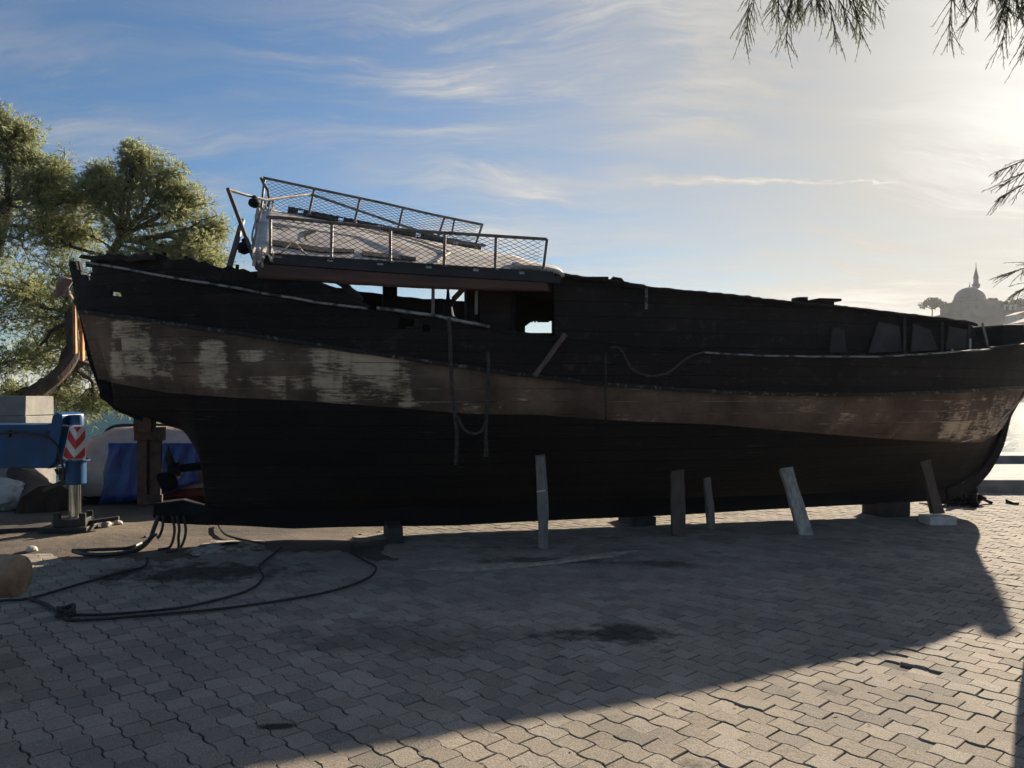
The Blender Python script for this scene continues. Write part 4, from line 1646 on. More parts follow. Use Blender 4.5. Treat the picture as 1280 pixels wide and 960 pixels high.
ground_line('rope', [(-60, 762), (0, 751), (36, 748), (100, 730), (150, 716), (180, 708), (184, 697)], .011, M['rope_dark'], 'dark rope running from the picture edge to the burnt patch by the stern', 'rope')
ground_line('rope', [(36, 748), (56, 755), (75, 766), (84, 770)], .014, M['rope_grey'], 'short grey rope end leading into the knot on the paving', 'rope')
ground_line('rope', [(84, 768), (130, 768), (215, 761), (262, 752), (310, 738), (329, 722), (324, 708), (345, 690), (352, 684)], .010, M['rope_dark'], 'dark rope curling from the knot toward the keel', 'rope')
ground_line('rope', [(86, 774), (110, 775), (200, 768), (300, 758), (400, 742), (455, 725), (470, 710), (455, 700), (438, 690), (440, 680)], .010, M['rope_dark'], 'long dark rope sweeping across the paving from the knot to the keel block', 'rope')
kn = MB()
rr = random.Random(5)
c = G(82, 772)
for k in range(7):
    an = rr.uniform(0, 6.28)
    pts = [Vector((c.x + .055 * math.cos(an + q * .9) * (1 - .05 * q), c.y + .06 * math.sin(an + q * .9), .02 + .008 * k + .012 * math.sin(q * 2 + k))) for q in range(7)]
    kn.tube(smooth_path(pts, 4), .013, 6)
kn.tube(smooth_path([c + Vector((0, 0, .03)), c + Vector((.05, -.09, .015)), c + Vector((.12, -.12, .014)), c + Vector((.16, -.10, .014))], 4), .016, 6)
tag(kn.build('rope_knot', M['rope_grey'], None, origin=(c.x, c.y, 0), smooth=True), 'bulky grey knot joining the ropes on the paving', 'rope')
ground_line('hose', [(90, 688), (125, 687), (160, 685), (176, 679)], .018, M['hose'], 'upper black hose lying in a flat loop on the dirt', 'hose')
ground_line('hose', [(272, 655), (282, 668), (310, 676), (332, 680)], .012, M['hose'], 'thin black cable curling out from under the keel', 'cable')
hb = MB()
hb.tube(smooth_path([onw(198, 645, .1), onw(192, 662, .16), onw(186, 676, .22), G(170, 688, .02), G(140, 693, .02), G(110, 693, .02), G(92, 689, .02)], 8), .022, 8)
tag(hb.build('hose', M['hose'], None, origin=G(140, 693), smooth=True), 'thick black hose dropping from the heel into a flat loop', 'hose', 'ropes and hoses lying on the ground')
for i, (x, w, lab) in enumerate(((204, .12, 'black hose drooping between the thick loop and the twin hoses'), (215, .1, 'first of the twin black hoses hanging from the heel'), (221, .12, 'middle black hose hanging from the heel to a tangle'), (229, .1, 'black hose with a tight bend hanging nearest the keel'))):
    hb = MB()
    ends = ((195, 668), (212, 684), (222, 687), (226, 684))[i]
    hb.tube(smooth_path([onw(x, 645, w), onw(x + (3 if i else -1), 660, w + .08), onw(x + (2 if i else -6), 672, w + .12), G(ends[0], ends[1], .02), G(ends[0] + (-14 if i != 3 else -6), ends[1] + 3, .02)], 8), .014, 7)
    tag(hb.build('hose', M['hose'], None, origin=G(ends[0], ends[1]), smooth=True), lab, 'hose', 'ropes and hoses lying on the ground')

# pale streak and plaster spill, stones
def patch(name, pix, mat, label, cat, h=.012, seed=0, kind=None):
    mb = MB()
    P = [G(x, y, .006) for x, y in pix]
    c = sum(P, Vector()) / len(P)
    rnd = random.Random(seed)
    rings = []
    n = 40
    loop = []
    for i in range(n):
        t = i / n * len(P)
        a = int(t)
        loop.append(P[a].lerp(P[(a + 1) % len(P)], t - a))
    for (s, z) in ((1.06, -.012), (.92, .45), (.6, .9), (.25, 1)):
        ring = []
        for i, q in enumerate(loop):
            v = c + (q - c) * (s * (1 + .12 * mnoise.noise(Vector((i * .9, seed, s)))))
            ring.append(Vector((v.x, v.y, (h * z if z > 0 else z) * (1 + .3 * mnoise.noise(v * 7)) + .002)))
        ring.append(ring[0]); rings.append(ring)
    mb.grid(rings)
    o = mb.build(name, mat, None, origin=(c.x, c.y, 0), smooth=True)
    return tag(o, label, cat, kind=kind) if not kind else tag(o, kind=kind)


patch('pale_streak', [(522, 711), (580, 708), (640, 703), (700, 697), (760, 691), (800, 687), (770, 694), (715, 701), (650, 708), (585, 713)], M['pale_strip'], 'thin pale streak on the paving below the hull', 'pale_strip', .008, 2)  # thin raised strip, paler than the pavers around it
patch('plaster_spill', [(232, 688), (262, 676), (300, 674), (335, 676), (330, 684), (290, 690), (250, 693)], M['plaster'], 'crusty pale spill on the dirt beside the keel', 'spill', .02, 3)
rr = random.Random(21)
ST_LABELS = ['pale pebble beside the jack foot', 'round pale stone near the jack foot', 'small angular stone on the lit dirt strip', 'flat stone at the edge of the paving']
for (x, y, r_, lab) in ((133, 659, .06, ST_LABELS[0]), (148, 656, .05, ST_LABELS[1]), (40, 690, .055, ST_LABELS[2]), (58, 708, .03, ST_LABELS[3])):
    mb = MB()
    c = G(x, y)
    import bmesh
    bm = bmesh.new(); bmesh.ops.create_icosphere(bm, subdivisions=2, radius=r_)
    for v in bm.verts:
        v.co *= 1 + .3 * mnoise.noise(v.co * 18 + Vector((x, 0, 0)))
        v.co.z *= .7
        mb.v.append(tuple(v.co + Vector((c.x, c.y, r_ * .5))))
    bm.verts.index_update()
    mb.f = [tuple(v.index for v in f.verts) for f in bm.faces]
    bm.free()
    tag(mb.build('stone', M['stone_pale'], None, origin=(c.x, c.y, 0)), lab, 'stone', 'stones on the dirt')

# bits of dead leaf and grit blown across the paving
mb = MB()
rr = random.Random(77)
for k in range(260):
    Y = rr.uniform(2.6, 9.5)
    x = rr.uniform(-.72, .72) * Y
    s_ = rr.uniform(.006, .016)
    an = rr.uniform(0, 6.28)
    c = Vector((x, Y, .006))
    a = Vector((math.cos(an), math.sin(an), rr.uniform(-.2, .3))) * s_
    b = Vector((-math.sin(an), math.cos(an), rr.uniform(-.2, .3))) * s_ * rr.uniform(.3, .7)
    mb.quad(c - a, c - b, c + a + Vector((0, 0, .004)), c + b)
tag(mb.build('litter', M['burnt_tan']), kind='stuff')
# log end poking in at the edge
mb = MB()
a, b = Vector((-2.66, 4.35, .60)), Vector((-3.6, 4.0, .60))
LG = V(28, 720, 4.3)
prof = [(0, .0), (.0, .09), (.012, .11), (.05, .115), (.4, .12), (1.0, .13)]
mb.tube([Vector((LG.x - d, LG.y + .02 * d, LG.z)) for d, _ in prof], lambda t: [p[1] if p[1] > 0 else .004 for p in prof][min(5, int(round(t * 5)))], 20)
logt = mb.build('log', M['log'], None, origin=(LG.x - .5, LG.y, LG.z - .12), smooth=True)
tag(logt, 'rounded end of a pale log jutting in above the paving by the ropes', 'log')
mb = MB()
mb.box((LG.x - .45, LG.y, (LG.z - .125) / 2), (.4, .3, LG.z - .125), 0, .01)
mb.box((LG.x - .95, LG.y, (LG.z - .125) / 2), (.4, .3, LG.z - .125), 0, .01)
tag(mb.build('trestle', M['block_dark'], None, origin=(LG.x - .7, LG.y, 0)), 'dark trestle carrying the pale log', 'trestle')

# ------------------------------------------------------------------ crane outrigger
YJ = 9.2
foot = G(95, 662)
out = thing('crane_outrigger', (foot.x, foot.y, 0), 'blue crane outrigger with red and white chevrons standing on a jack', 'outrigger')


def PV(x, y, d=0.0):
    return V(x, y, foot.y + d)


mb = MB()
pa, pb = PV(-120, 557), PV(74, 557)
mb.bar(pa, pb, .5, .50, up=(0, 0, 1))
mb.v = [(x, y + .1, z) for x, y, z in mb.v]
mb.build('beam', M['blue'], out, bevel=.015)
mb = MB()
mb.prism([((x - HX) * foot.y / F, CH - (y - HY) * foot.y / F) for x, y in ((70, 585), (70, 529), (74, 529), (76, 519), (81, 515), (88, 518), (88, 533), (80, 575))], foot.y - .17, foot.y + .3)
mb.build('gusset', M['blue'], out, bevel=.012)
mb = MB()
cj = foot
z_ = lambda y: CH - (y - HY) * foot.y / F
mb.lathe((cj.x, cj.y, z_(605)), [(.10, 0), (.11, .01), (.11, .28)], 20)
mb.lathe((cj.x, cj.y, z_(576)), [(.15, 0), (.15, .018)], 20)
mb.lathe((cj.x, cj.y, z_(531)), [(.085, 0), (.085, .10), (.08, .115), (.03, .118)], 20)
mb.lathe((cj.x, cj.y, z_(574)), [(.09, 0), (.09, .38)], 20)
mb.build('jack_housing', M['blue'], out, smooth=True)
mb = MB()
mb.tube([Vector((cj.x - .012, cj.y, z_(648))), Vector((cj.x - .012, cj.y, z_(604)))], .068, 20)
mb.build('jack_ram', M['chrome'], out, smooth=True)
mb = MB()
mb.tube([Vector((cj.x + .072, cj.y - .05, z_(648))), Vector((cj.x + .072, cj.y - .05, z_(604)))], .012, 8)
mb.build('guide_rod', M['chrome'], out, smooth=True)
mb = MB()
mb.box((cj.x, cj.y, z_(650)), (.22, .2, .06), .1)
mb.box((cj.x - .02, cj.y - .02, .10), (.34, .3, .09), .2)
mb.box((cj.x - .06, cj.y, .03), (.52, .46, .06), .12)
for k, (dx, dy) in enumerate(((-.16, -.1), (.14, -.12), (.1, .1))):
    mb.box((cj.x + dx, cj.y + dy, .13), (.07, .05, .16), .4 * k)
mb.build('jack_foot', M['dark_metal'], out, bevel=.008)
for k in range(8):
    mb = MB()
    an = 2 * math.pi * k / 8 + .2
    mb.lathe((cj.x + .128 * math.cos(an), cj.y + .128 * math.sin(an), z_(576) + .018), [(.013, 0), (.013, .012), (.006, .016)], 6)
    mb.build('flange_bolt', M['dark_metal'], out)
mb = MB()
mb.tube(smooth_path([PV(-100, 541, -.17), PV(-30, 543, -.17), PV(20, 541, -.17), PV(55, 546, -.18), PV(70, 556, -.17), PV(76, 574, -.14), PV(80, 590, -.13)], 6), .014, 7)
mb.build('hydraulic_hose', M['hose'], out, smooth=True)
for x in (-60, 10, 60):
    mb = MB()
    mb.box(PV(x, 542, -.16), (.05, .03, .07))
    mb.build('hose_clip', M['dark_metal'], out)
mb = MB()
mb.box((cj.x - .62, cj.y, .02), (.5, .35, .05), .3)
mb.bar((cj.x - .3, cj.y - .1, .03), (cj.x + .45, cj.y + .1, .12), .05, .04)
tag(mb.build('scrap_board', M['block_dark'], None, origin=(cj.x - .4, cj.y, 0)), 'dark board scraps lying beside the jack foot', 'boards')
# chevron plate: two faces meeting at the jack front
mb = MB()
yF = foot.y - .165
TL, TR, BL, BR = (87, 533), (107, 533), (78, 574), (107, 574)


def chev(u, v, d):
    x0 = lerp(87, 78, v); x1 = 107
    return V(lerp(x0, x1, u), lerp(533, 574, v), yF + d)


mb.grid([[chev(a / 10, b / 8, .10 * abs(a / 10 - .5)) for a in range(11)] for b in range(9)])
pl = mb.build('chevron_plate', M['sign_white'], out, solid=.004)
for k, v0 in enumerate((.08, .60, -.44)):
    for s0, s1 in ((0.02, .495), (.505, .98)):
        mb = MB()
        rows = []
        for q in range(7):
            s_ = lerp(s0, s1, q / 6)
            va = v0 + .36 * (1 - abs(s_ - .5) * 2)
            rows.append([chev(s_, min(.99, max(.01, va + .27 * w_ / 4)), .10 * abs(s_ - .5) - .006) for w_ in range(5)])
        mb.grid(rows)
        mb.build('red_stripe', M['sign_red'], pl)
mb = MB()
mb.bar(PV(55, 613, .2), PV(84, 601, .0), .05, .05)
mb.bar(PV(78, 600, 0), PV(78, 585, 0), .05, .06)
mb.tube([PV(70, 586, -.1), PV(72, 592, -.1), PV(78, 588, -.1)], .02, 6)
mb.build('bracket', M['dark_metal'], out)

# pale stone pillar behind the beam
pz = CH - (495 - HY) * 11.3 / F
PXr = (37 - HX) * 11.3 / F
pil = thing('stone_pillar', (PXr - .35, 11.5, 0), 'pale square stone pillar of stacked blocks behind the blue beam', 'pillar')
for k, (z0, z1, wd, nm) in enumerate(((0, .55, .74, 'lower_block'), (.555, 1.255, .72, 'middle_block'), (1.26, pz, .7, 'cap_block'))):
    mb = MB()
    mb.box((PXr - .35, 11.55, (z0 + z1) / 2), (wd, wd, z1 - z0), 0.0, .006, k)
    mb.build(nm, M['concrete'], pil, bevel=.012)
# white sack
mb = MB()
import bmesh
bm = bmesh.new(); bmesh.ops.create_icosphere(bm, subdivisions=4, radius=.27)
c = G(-2, 640)
for v in bm.verts:
    n_ = mnoise.fractal(v.co * 4, 1.0, 2.0, 4)
    v.co *= 1 + .30 * n_ + .12 * abs(mnoise.noise(v.co * 14))
    v.co.z *= .8
    v.co.z = max(v.co.z, -.2)
    mb.v.append(tuple(v.co + Vector((c.x, c.y + .2, .2))))
bm.verts.index_update()
mb.f = [tuple(v.index for v in f.verts) for f in bm.faces]
bm.free()
tag(mb.build('plastic_sack', M['plastic'], None, origin=(c.x, c.y + .2, 0), smooth=True), 'crumpled white sack on the dirt under the blue beam', 'sack')

# ------------------------------------------------------------------ small covered boat behind
YB = 11.4
cb = thing('covered_boat', tuple(V(155, 628, YB + .4) * 1.0), 'small white boat under grey canvas and blue tarpaulin behind the rudder', 'boat')
cb.location.z = 0
Z = lambda y, d=0: CH - (y - HY) * (YB + d) / F
X_ = lambda x, d=0: (x - HX) * (YB + d) / F
# hull: long low loft
rows = []
st = [(48, .05, 612, 610), (70, .45, 606, 622), (100, .62, 604, 628), (150, .72, 606, 632), (210, .72, 606, 634), (262, .72, 602, 634), (340, .66, 598, 634), (400, .45, 592, 628), (455, .04, 582, 612)]  # unseen length behind the big hull is added to shade the dirt
mb = MB()
for side in (1,):
    for (x, hw, yt, yb) in st:
        xx = X_(x)
        rows.append([(xx, YB + .6 - hw, Z(yt)), (xx, YB + .6 - hw * .92, lerp(Z(yt), Z(yb), .5)), (xx, YB + .6 - hw * .5, Z(yb) + .02), (xx, YB + .6, Z(yb) - .02),
                     (xx, YB + .6 + hw * .5, Z(yb) + .02), (xx, YB + .6 + hw * .92, lerp(Z(yt), Z(yb), .5)), (xx, YB + .6 + hw, Z(yt))])
mb.grid(rows)
mb.build('hull', M['red_paint'], cb, smooth=True, solid=.03)
mb = MB()
for a, b in zip(st[:-1], st[1:]):
    for sg in (-1, 1):
        mb.bar((X_(a[0]), YB + .6 + sg * (a[1] + .02), Z(a[2]) - .01), (X_(b[0]), YB + .6 + sg * (b[1] + .02), Z(b[2]) - .01), .06, .10)
mb.build('gunwale', M['white_paint'], cb)
# canvas cover: ridge tent
mb = MB()
cov = []
prof = [(84, 606, 612), (94, 574, 615), (104, 546, 617), (121, 537, 618), (150, 535, 618), (196, 534, 612), (206, 535, 604), (240, 536, 602), (300, 538, 600), (360, 541, 598), (430, 575, 590)]  # last stations cover the added unseen length
for i, (x, yt, yb) in enumerate(prof):
    row = []
    for k in range(13):
        t = k / 12 * 2 - 1
        fl = 1 - abs(t) ** 2.6
        hw = (.35, .58, .72, .74, .74, .74, .74, .74, .72, .6, .2)[i]
        xx = X_(x) + .16 * abs(t) * (-1 if i < 3 else 0) + .02 * math.sin(k * 2.1 + i)
        row.append((xx, YB + .55 + t * hw + .02 * math.sin(i * 1.7 + k), lerp(Z(yb), Z(yt), fl) + .012 * math.sin(i * 2 + k * 1.3)))
    cov.append(row)
mb.grid(cov)
mb.build('canvas_cover', M['tarp_grey'], cb, smooth=True, solid=.012, angle=60)
mb = MB()
mb.tube(smooth_path([(p[6][0], p[6][1], p[6][2] + .02) for p in cov[1:]], 3), .022, 6)
mb.build('ridge_pole', M['dark_metal'], cb, smooth=True)
for (xa, xb, y0, y1, d0, label) in ((150, 262, 552, 624, -.34, 'blue tarpaulin draped over the near side'),):
    mb = MB()
    rows = []
    for i in range(25):
        x = lerp(xa, xb, i / 24)
        row = []
        for k in range(9):
            t = k / 8
            yb_ = interp(x, [(150, 624), (176, 622), (205, 615), (222, 614), (256, 601), (262, 600)])
            x = lerp(xa, xb, i / 24) - (5 * t if i < 3 else 0)
            row.append((X_(x) + .02 * math.sin(k * 1.3 + i * .4), YB + d0 - .10 * t + .025 * math.sin(i * 1.5 + k * .5), Z(lerp(y0, yb_, t))))
        rows.append(row)
    mb.grid(rows)
    o = mb.build('blue_tarp', M['tarp_blue'], cb, smooth=True, solid=.01)
    o['label'] = label

# ------------------------------------------------------------------ trees
def blades(centers, radii, counts, rs, size=(.10, .22), width=.012, droop=.25, up=.25, fan=5):
    """feathery sprays: each a fan of narrow leaf blades; returns verts, faces arrays"""
    V_, n = [], 0
    for (c, r, m) in zip(centers, radii, counts):
        d = rs.normal(size=(m, 3)); d /= np.linalg.norm(d, axis=1)[:, None]
        rad = r * rs.uniform(.25, 1.0, size=(m, 1)) ** .6
        pos = np.array(c)[None, :] + d * rad * np.array([1.0, 1.0, .8])
        main = d * .8 + rs.normal(size=(m, 3)) * .55 + np.array([0, 0, up])
        main /= np.linalg.norm(main, axis=1)[:, None]
        for q in range(fan):
            dr = main + rs.normal(size=(m, 3)) * .38
            dr /= np.linalg.norm(dr, axis=1)[:, None]
            ln = rs.uniform(size[0], size[1], size=(m, 1))
            sd_ = np.cross(dr, rs.normal(size=(m, 3)))
            sd_ /= np.linalg.norm(sd_, axis=1)[:, None] + 1e-9
            w = width * rs.uniform(.6, 1.3, size=(m, 1))
            mid = pos + dr * ln * .5 + np.array([0, 0, droop * .1]) * ln
            tip = pos + dr * ln - np.array([0, 0, droop]) * ln * .5
            V_.append(np.stack([pos - sd_ * w * .4, pos + sd_ * w * .4, mid + sd_ * w, tip, mid - sd_ * w], 1).reshape(-1, 3))
    v = np.concatenate(V_, 0)
    nf = len(v) // 5
    return v, nf


def blade_mesh(name, v, nf, mat, parent):
    off = world_loc(parent)
    v = v - np.array(off)[None, :]
    me = bpy.data.meshes.new(name)
    me.vertices.add(len(v)); me.vertices.foreach_set('co', v.astype(np.float32).ravel())
    idx = np.arange(nf * 5, dtype=np.int32)
    me.loops.add(nf * 5); me.loops.foreach_set('vertex_index', idx)
    me.polygons.add(nf)
    me.polygons.foreach_set('loop_start', np.arange(nf, dtype=np.int32) * 5)
    me.polygons.foreach_set('loop_total', np.full(nf, 5, dtype=np.int32))
    me.update(calc_edges=True)
    me.materials.append(mat)
    o = bpy.data.objects.new(name, me)
    COL.objects.link(o)
    o.parent = parent
    return o


def wander(a, b, rnd, n=8, amp=.12):
    a, b = Vector(a), Vector(b)
    L_ = (b - a).length
    out = []
    s = rnd.uniform(0, 100)
    for i in range(n + 1):
        t = i / n
        q = a.lerp(b, t)
        k = math.sin(math.pi * t) * amp * L_
        out.append(q + Vector((mnoise.noise(Vector((t * 2.2, s, 0))), mnoise.noise(Vector((t * 2.2, s, 5))), mnoise.noise(Vector((t * 2.2, s, 9))) + .25)) * k)
    return out


def tamarisk(loc, trunk, r0, clusters, label, seed, leaf=1.0, group='tamarisk trees by the water'):
    rnd = random.Random(seed); rs = np.random.RandomState(seed)
    t = thing('tamarisk_tree', loc, label, 'tree', group)
    mb = MB()
    path = smooth_path(trunk, 6)
    mb.tube(path, lambda q: r0 * (1 - .6 * q) * (1 + 1.3 * max(0, .2 - q) / .2), 10)
    centers, radii, counts = [], [], []
    tips = []
    for (c, r) in clusters:
        c = Vector(c)
        k = min(range(len(path) // 3, len(path)), key=lambda i: (path[i] - c).length + .6 * abs(i - len(path) * .75) / len(path))
        a = path[k]
        L_ = (c - a).length
        limb = wander(a, c, rnd, 8)
        rr_ = max(.022, .075 * min(1, L_ / 2.5))
        mb.tube(limb, lambda q, rr_=rr_: rr_ * (1 - .72 * q), 6)
        # boughs inside the cluster
        for _ in range(7):
            d = Vector((rnd.gauss(0, 1), rnd.gauss(0, 1), rnd.gauss(.25, .8))).normalized()
            st_ = limb[rnd.randint(4, 8)]
            e = c + d * r * rnd.uniform(.5, .98)
            tw = wander(st_, e, rnd, 6, .16)
            mb.tube(tw, lambda q: rr_ * .32 * (1 - .75 * q) + .003, 4)
            for q in (2, 3, 4, 5, 6):
                sc = r * rnd.uniform(.34, .80)
                jit = Vector((rnd.gauss(0, .1), rnd.gauss(0, .1), rnd.gauss(0, .1))) * r
                centers.append(tw[q] + jit); radii.append(sc); counts.append(int(19 * leaf * rnd.uniform(.1, 1.9)))
                e2 = tw[q] + Vector((rnd.gauss(0, 1), rnd.gauss(0, 1), rnd.gauss(.2, .8))).normalized() * sc
                mb.tube(wander(tw[q], e2, rnd, 3, .2), .005, 3)
    mb.build('trunk', M['bark'], t, smooth=True)
    v, nf = blades(centers, radii, counts, rs, size=(.05, .13), width=.0042, fan=6)
    blade_mesh('crown', v, nf, M['leaf'], t)
    return t


def CL(lst):
    return [(V(x, y, d), r * d / F) for (x, y, r, d) in lst]


tamarisk(tuple(V(-60, 615, 13.0) * 1), [V(-60, 617, 12.8), V(-70, 560, 12.8), V(-50, 480, 12.9), V(-40, 400, 13), V(-10, 320, 13), V(10, 250, 13)], .24,
         CL([(8, 175, 40, 13), (-5, 150, 26, 13), (32, 205, 26, 13), (75, 235, 30, 13.1), (100, 255, 26, 13.2), (0, 240, 52, 13.4), (45, 232, 34, 12.7), (70, 262, 38, 12.8), (30, 300, 50, 13), (-10, 340, 52, 13.3), (-60, 230, 60, 13), (-90, 320, 70, 13), (75, 215, 26, 13.2), (40, 370, 44, 13.5), (-5, 410, 50, 12.6), (12, 455, 44, 12.6), (95, 300, 34, 13.4), (30, 160, 20, 13)]),
         'left tamarisk tree with the tallest crown, cut off by the picture edge', 11)
tamarisk(tuple(G(58, 640)), [G(60, 640), V(46, 620, 11.0), V(22, 590, 11.3), V(12, 545, 11.8), V(35, 502, 12.2), V(72, 470, 12.5), V(92, 440, 12.7), V(90, 395, 12.9), V(120, 350, 13), V(150, 300, 13.2)], .17,
         CL([(180, 205, 32, 13.4), (150, 225, 34, 13.2), (120, 240, 32, 13), (208, 235, 36, 13.5), (235, 268, 36, 13.6), (195, 268, 42, 13.2), (150, 275, 40, 13), (105, 290, 34, 13.2), (268, 300, 24, 13.8), (250, 320, 34, 13.4), (205, 315, 44, 13.2), (150, 330, 44, 13), (85, 345, 40, 12.9), (60, 400, 40, 13.2), (110, 400, 30, 13.5), (40, 450, 36, 13.6), (125, 460, 32, 14), (155, 498, 28, 14), (190, 512, 20, 14), (118, 505, 24, 14), (75, 500, 24, 14), (170, 190, 16, 13.4), (60, 290, 36, 13.3), (245, 250, 24, 13.6), (225, 230, 22, 13.6), (275, 285, 18, 13.8), (120, 215, 18, 13.2), (165, 355, 40, 13.2), (20, 500, 26, 13.8), (150, 470, 30, 14), (30, 380, 40, 13.4), (75, 430, 34, 13.6), (95, 470, 30, 13.8), (225, 335, 36, 13.5), (262, 332, 24, 13.7), (120, 370, 34, 13.4)]),
         'right tamarisk tree with a crooked leaning trunk behind the stern', 12, .9)


# overhanging tree to the right of the viewer
def spray(mb, start, d, L_, rnd, depth=0, out=None):
    n = 9 if depth == 0 else 6
    p = Vector(start); dv = Vector(d).normalized()
    pts = [p.copy()]
    for i in range(n):
        dv = (dv + Vector((rnd.gauss(0, .05), rnd.gauss(0, .05), -.05 + rnd.gauss(0, .03)))).normalized()
        p = p + dv * L_ / n
        pts.append(p.copy())
        if depth == 0 and 1 <= i < n - 1:
            for _ in range(2):
                sd_ = Vector((rnd.gauss(0, 1), rnd.gauss(0, 1), rnd.gauss(0, .5))).normalized()
                nd = (dv + sd_ * .62 + Vector((0, 0, -.1))).normalized()
                spray(mb, p, nd, L_ * rnd.uniform(.3, .6) * (1.15 - .5 * i / n), rnd, 1, out)
    r = (.0032, .0015)[depth]
    mb.tube(pts, lambda q: r * (1 - .6 * q), 4, cap=False)
    for i in range(1 if depth else 6, len(pts)):
        for _ in range(3):
            a = pts[i - 1].lerp(pts[i], rnd.random())
            dd = (pts[i] - pts[i - 1]).normalized()
            e = (dd + Vector((rnd.gauss(0, .26), rnd.gauss(0, .26), rnd.gauss(0, .26)))).normalized()
            out.append((a, e, rnd.uniform(.010, .022)))


ot = thing('tamarisk_tree', (3.87, 5.6, 0), 'tamarisk tree whose dark twigs hang in from the top right corner', 'tree', 'tamarisk trees by the water')
rnd = random.Random(33)
tr = MB()
tp = smooth_path([(3.87, 5.6, -.05), (3.96, 5.55, 1.0), (4.2, 5.4, 2.0), (4.35, 4.6, 3.0), (4.3, 3.6, 3.6), (4.0, 2.7, 3.75), (3.6, 2.8, 4.0)], 6)
tr.tube(tp, lambda q: .165 * (1 - .65 * q) + .04 * max(0, .05 - q) / .05, 12)
tw = MB(); needles = []
limbs = [[(4.0, 2.7, 3.75), (3.2, 2.9, 3.95), (2.3, 3.0, 3.75), (1.5, 3.0, 3.45), (1.15, 3.0, 3.28)],
         [(3.6, 2.8, 4.0), (3.1, 3.0, 3.8), (2.5, 3.05, 3.4), (2.1, 3.1, 3.25)],
         [(4.35, 4.6, 3.0), (3.9, 3.6, 3.1), (3.3, 3.2, 2.95), (2.6, 3.2, 2.75), (2.35, 3.3, 2.62)],
         [(4.35, 4.6, 3.0), (4.0, 3.8, 2.6), (3.2, 3.4, 2.4), (2.7, 3.4, 2.25)],
         [(3.6, 2.8, 4.0), (3.6, 3.4, 4.6), (3.0, 3.8, 4.9)], [(3.6, 2.8, 4.0), (4.2, 2.2, 4.7), (4.6, 1.6, 5.0)], [(4.3, 3.6, 3.6), (4.8, 3.2, 4.2), (5.2, 3.6, 4.3)]]
for lb in limbs:
    tr.tube(smooth_path(lb, 6), lambda q: .045 * (1 - .85 * q) + .004, 7)
targets = []
for (x, y, d, k) in ((940, -30, 3.0, 2), (975, -25, 3.0, 3), (1010, -25, 3.0, 4), (1040, -20, 3.05, 5), (1065, -30, 3.0, 4), (1200, -30, 3.1, 2), (1250, -25, 3.1, 5), (1280, -15, 3.1, 5), (1310, 0, 3.1, 4)):
    for _ in range(k):
        targets.append((V(x + rnd.uniform(-16, 16), y + rnd.uniform(-14, 6), d + rnd.uniform(-.12, .12)), Vector((rnd.gauss(-.02, .4), rnd.gauss(0, .3), -1)), rnd.uniform(.13, .27)))
for (x, y, d) in ((1300, 195, 3.3), (1315, 205, 3.3), (1310, 222, 3.3), (1310, 330, 3.4), (1320, 345, 3.4)):
    targets.append((V(x, y, d), Vector((-1, rnd.gauss(0, .2), -.15)), .22))
for lb in limbs[4:]:
    for q in smooth_path(lb, 6)[3:]:
        for _ in range(3):
            targets.append((q, Vector((rnd.gauss(0, .6), rnd.gauss(0, .6), -.6)), rnd.uniform(.25, .5)))
for (s, d, L_) in targets:
    spray(tw, s, d, L_, rnd, 0, needles)
    # a fine twig back to the nearest limb
    best = min((q for lb in limbs for q in smooth_path(lb, 6)), key=lambda q: (q - s).length)
    tr.tube(wander(best, s, rnd, 5, .08), .006, 4)
tr.build('trunk', M['bark'], ot, smooth=True)
tw.build('twigs', M['bark'], ot)
vs = []
rs = np.random.RandomState(4)
for (a, e, L_) in needles:
    sd_ = e.cross(Vector(rs.normal(size=3))).normalized() * .0010
    m_ = a + e * L_ * .5
    vs += [a - sd_ * .5, a + sd_ * .5, m_ + sd_, a + e * L_, m_ - sd_]
vs = np.array([tuple(q) for q in vs])
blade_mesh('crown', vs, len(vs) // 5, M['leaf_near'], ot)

# ------------------------------------------------------------------ far shore: hill, mosque, houses, trees
YM = 260.0


def hill():
    ridge = [(1060, 470), (1110, 425), (1140, 402), (1160, 397), (1187, 391), (1230, 386), (1280, 384), (1340, 380), (1420, 372), (1500, 380), (1600, 400), (1750, 440), (1900, 485)]
    mb = MB()
    rows = []
    depth = [-70, -55, -40, -25, -12, 0, 25, 60, 110]
    fall = [0, .14, .34, .58, .82, 1.0, .98, .8, 0]
    for (dy, f) in zip(depth, fall):
        row = []
        for x in np.linspace(1040, 1900, 90):
            y = interp(x, [(1040, 494)] + ridge)
            z = CH - (y - HY) * YM / F
            X = (x - HX) * YM / F
            zz = lerp(-.7, z, f) + (1.2 * mnoise.noise(Vector((X * .06, dy * .06, 0))) if 0 < f < 1 else 0)
            row.append((X, YM + dy, zz))
        rows.append(row)
    mb.grid(rows)
    tag(mb.build('hill', M['hill'], smooth=True), kind='structure')


hill()


def far_xz(px, py, d=0.0):
    return Vector(((px - HX) * (YM + d) / F, YM + d, CH - (py - HY) * (YM + d) / F))


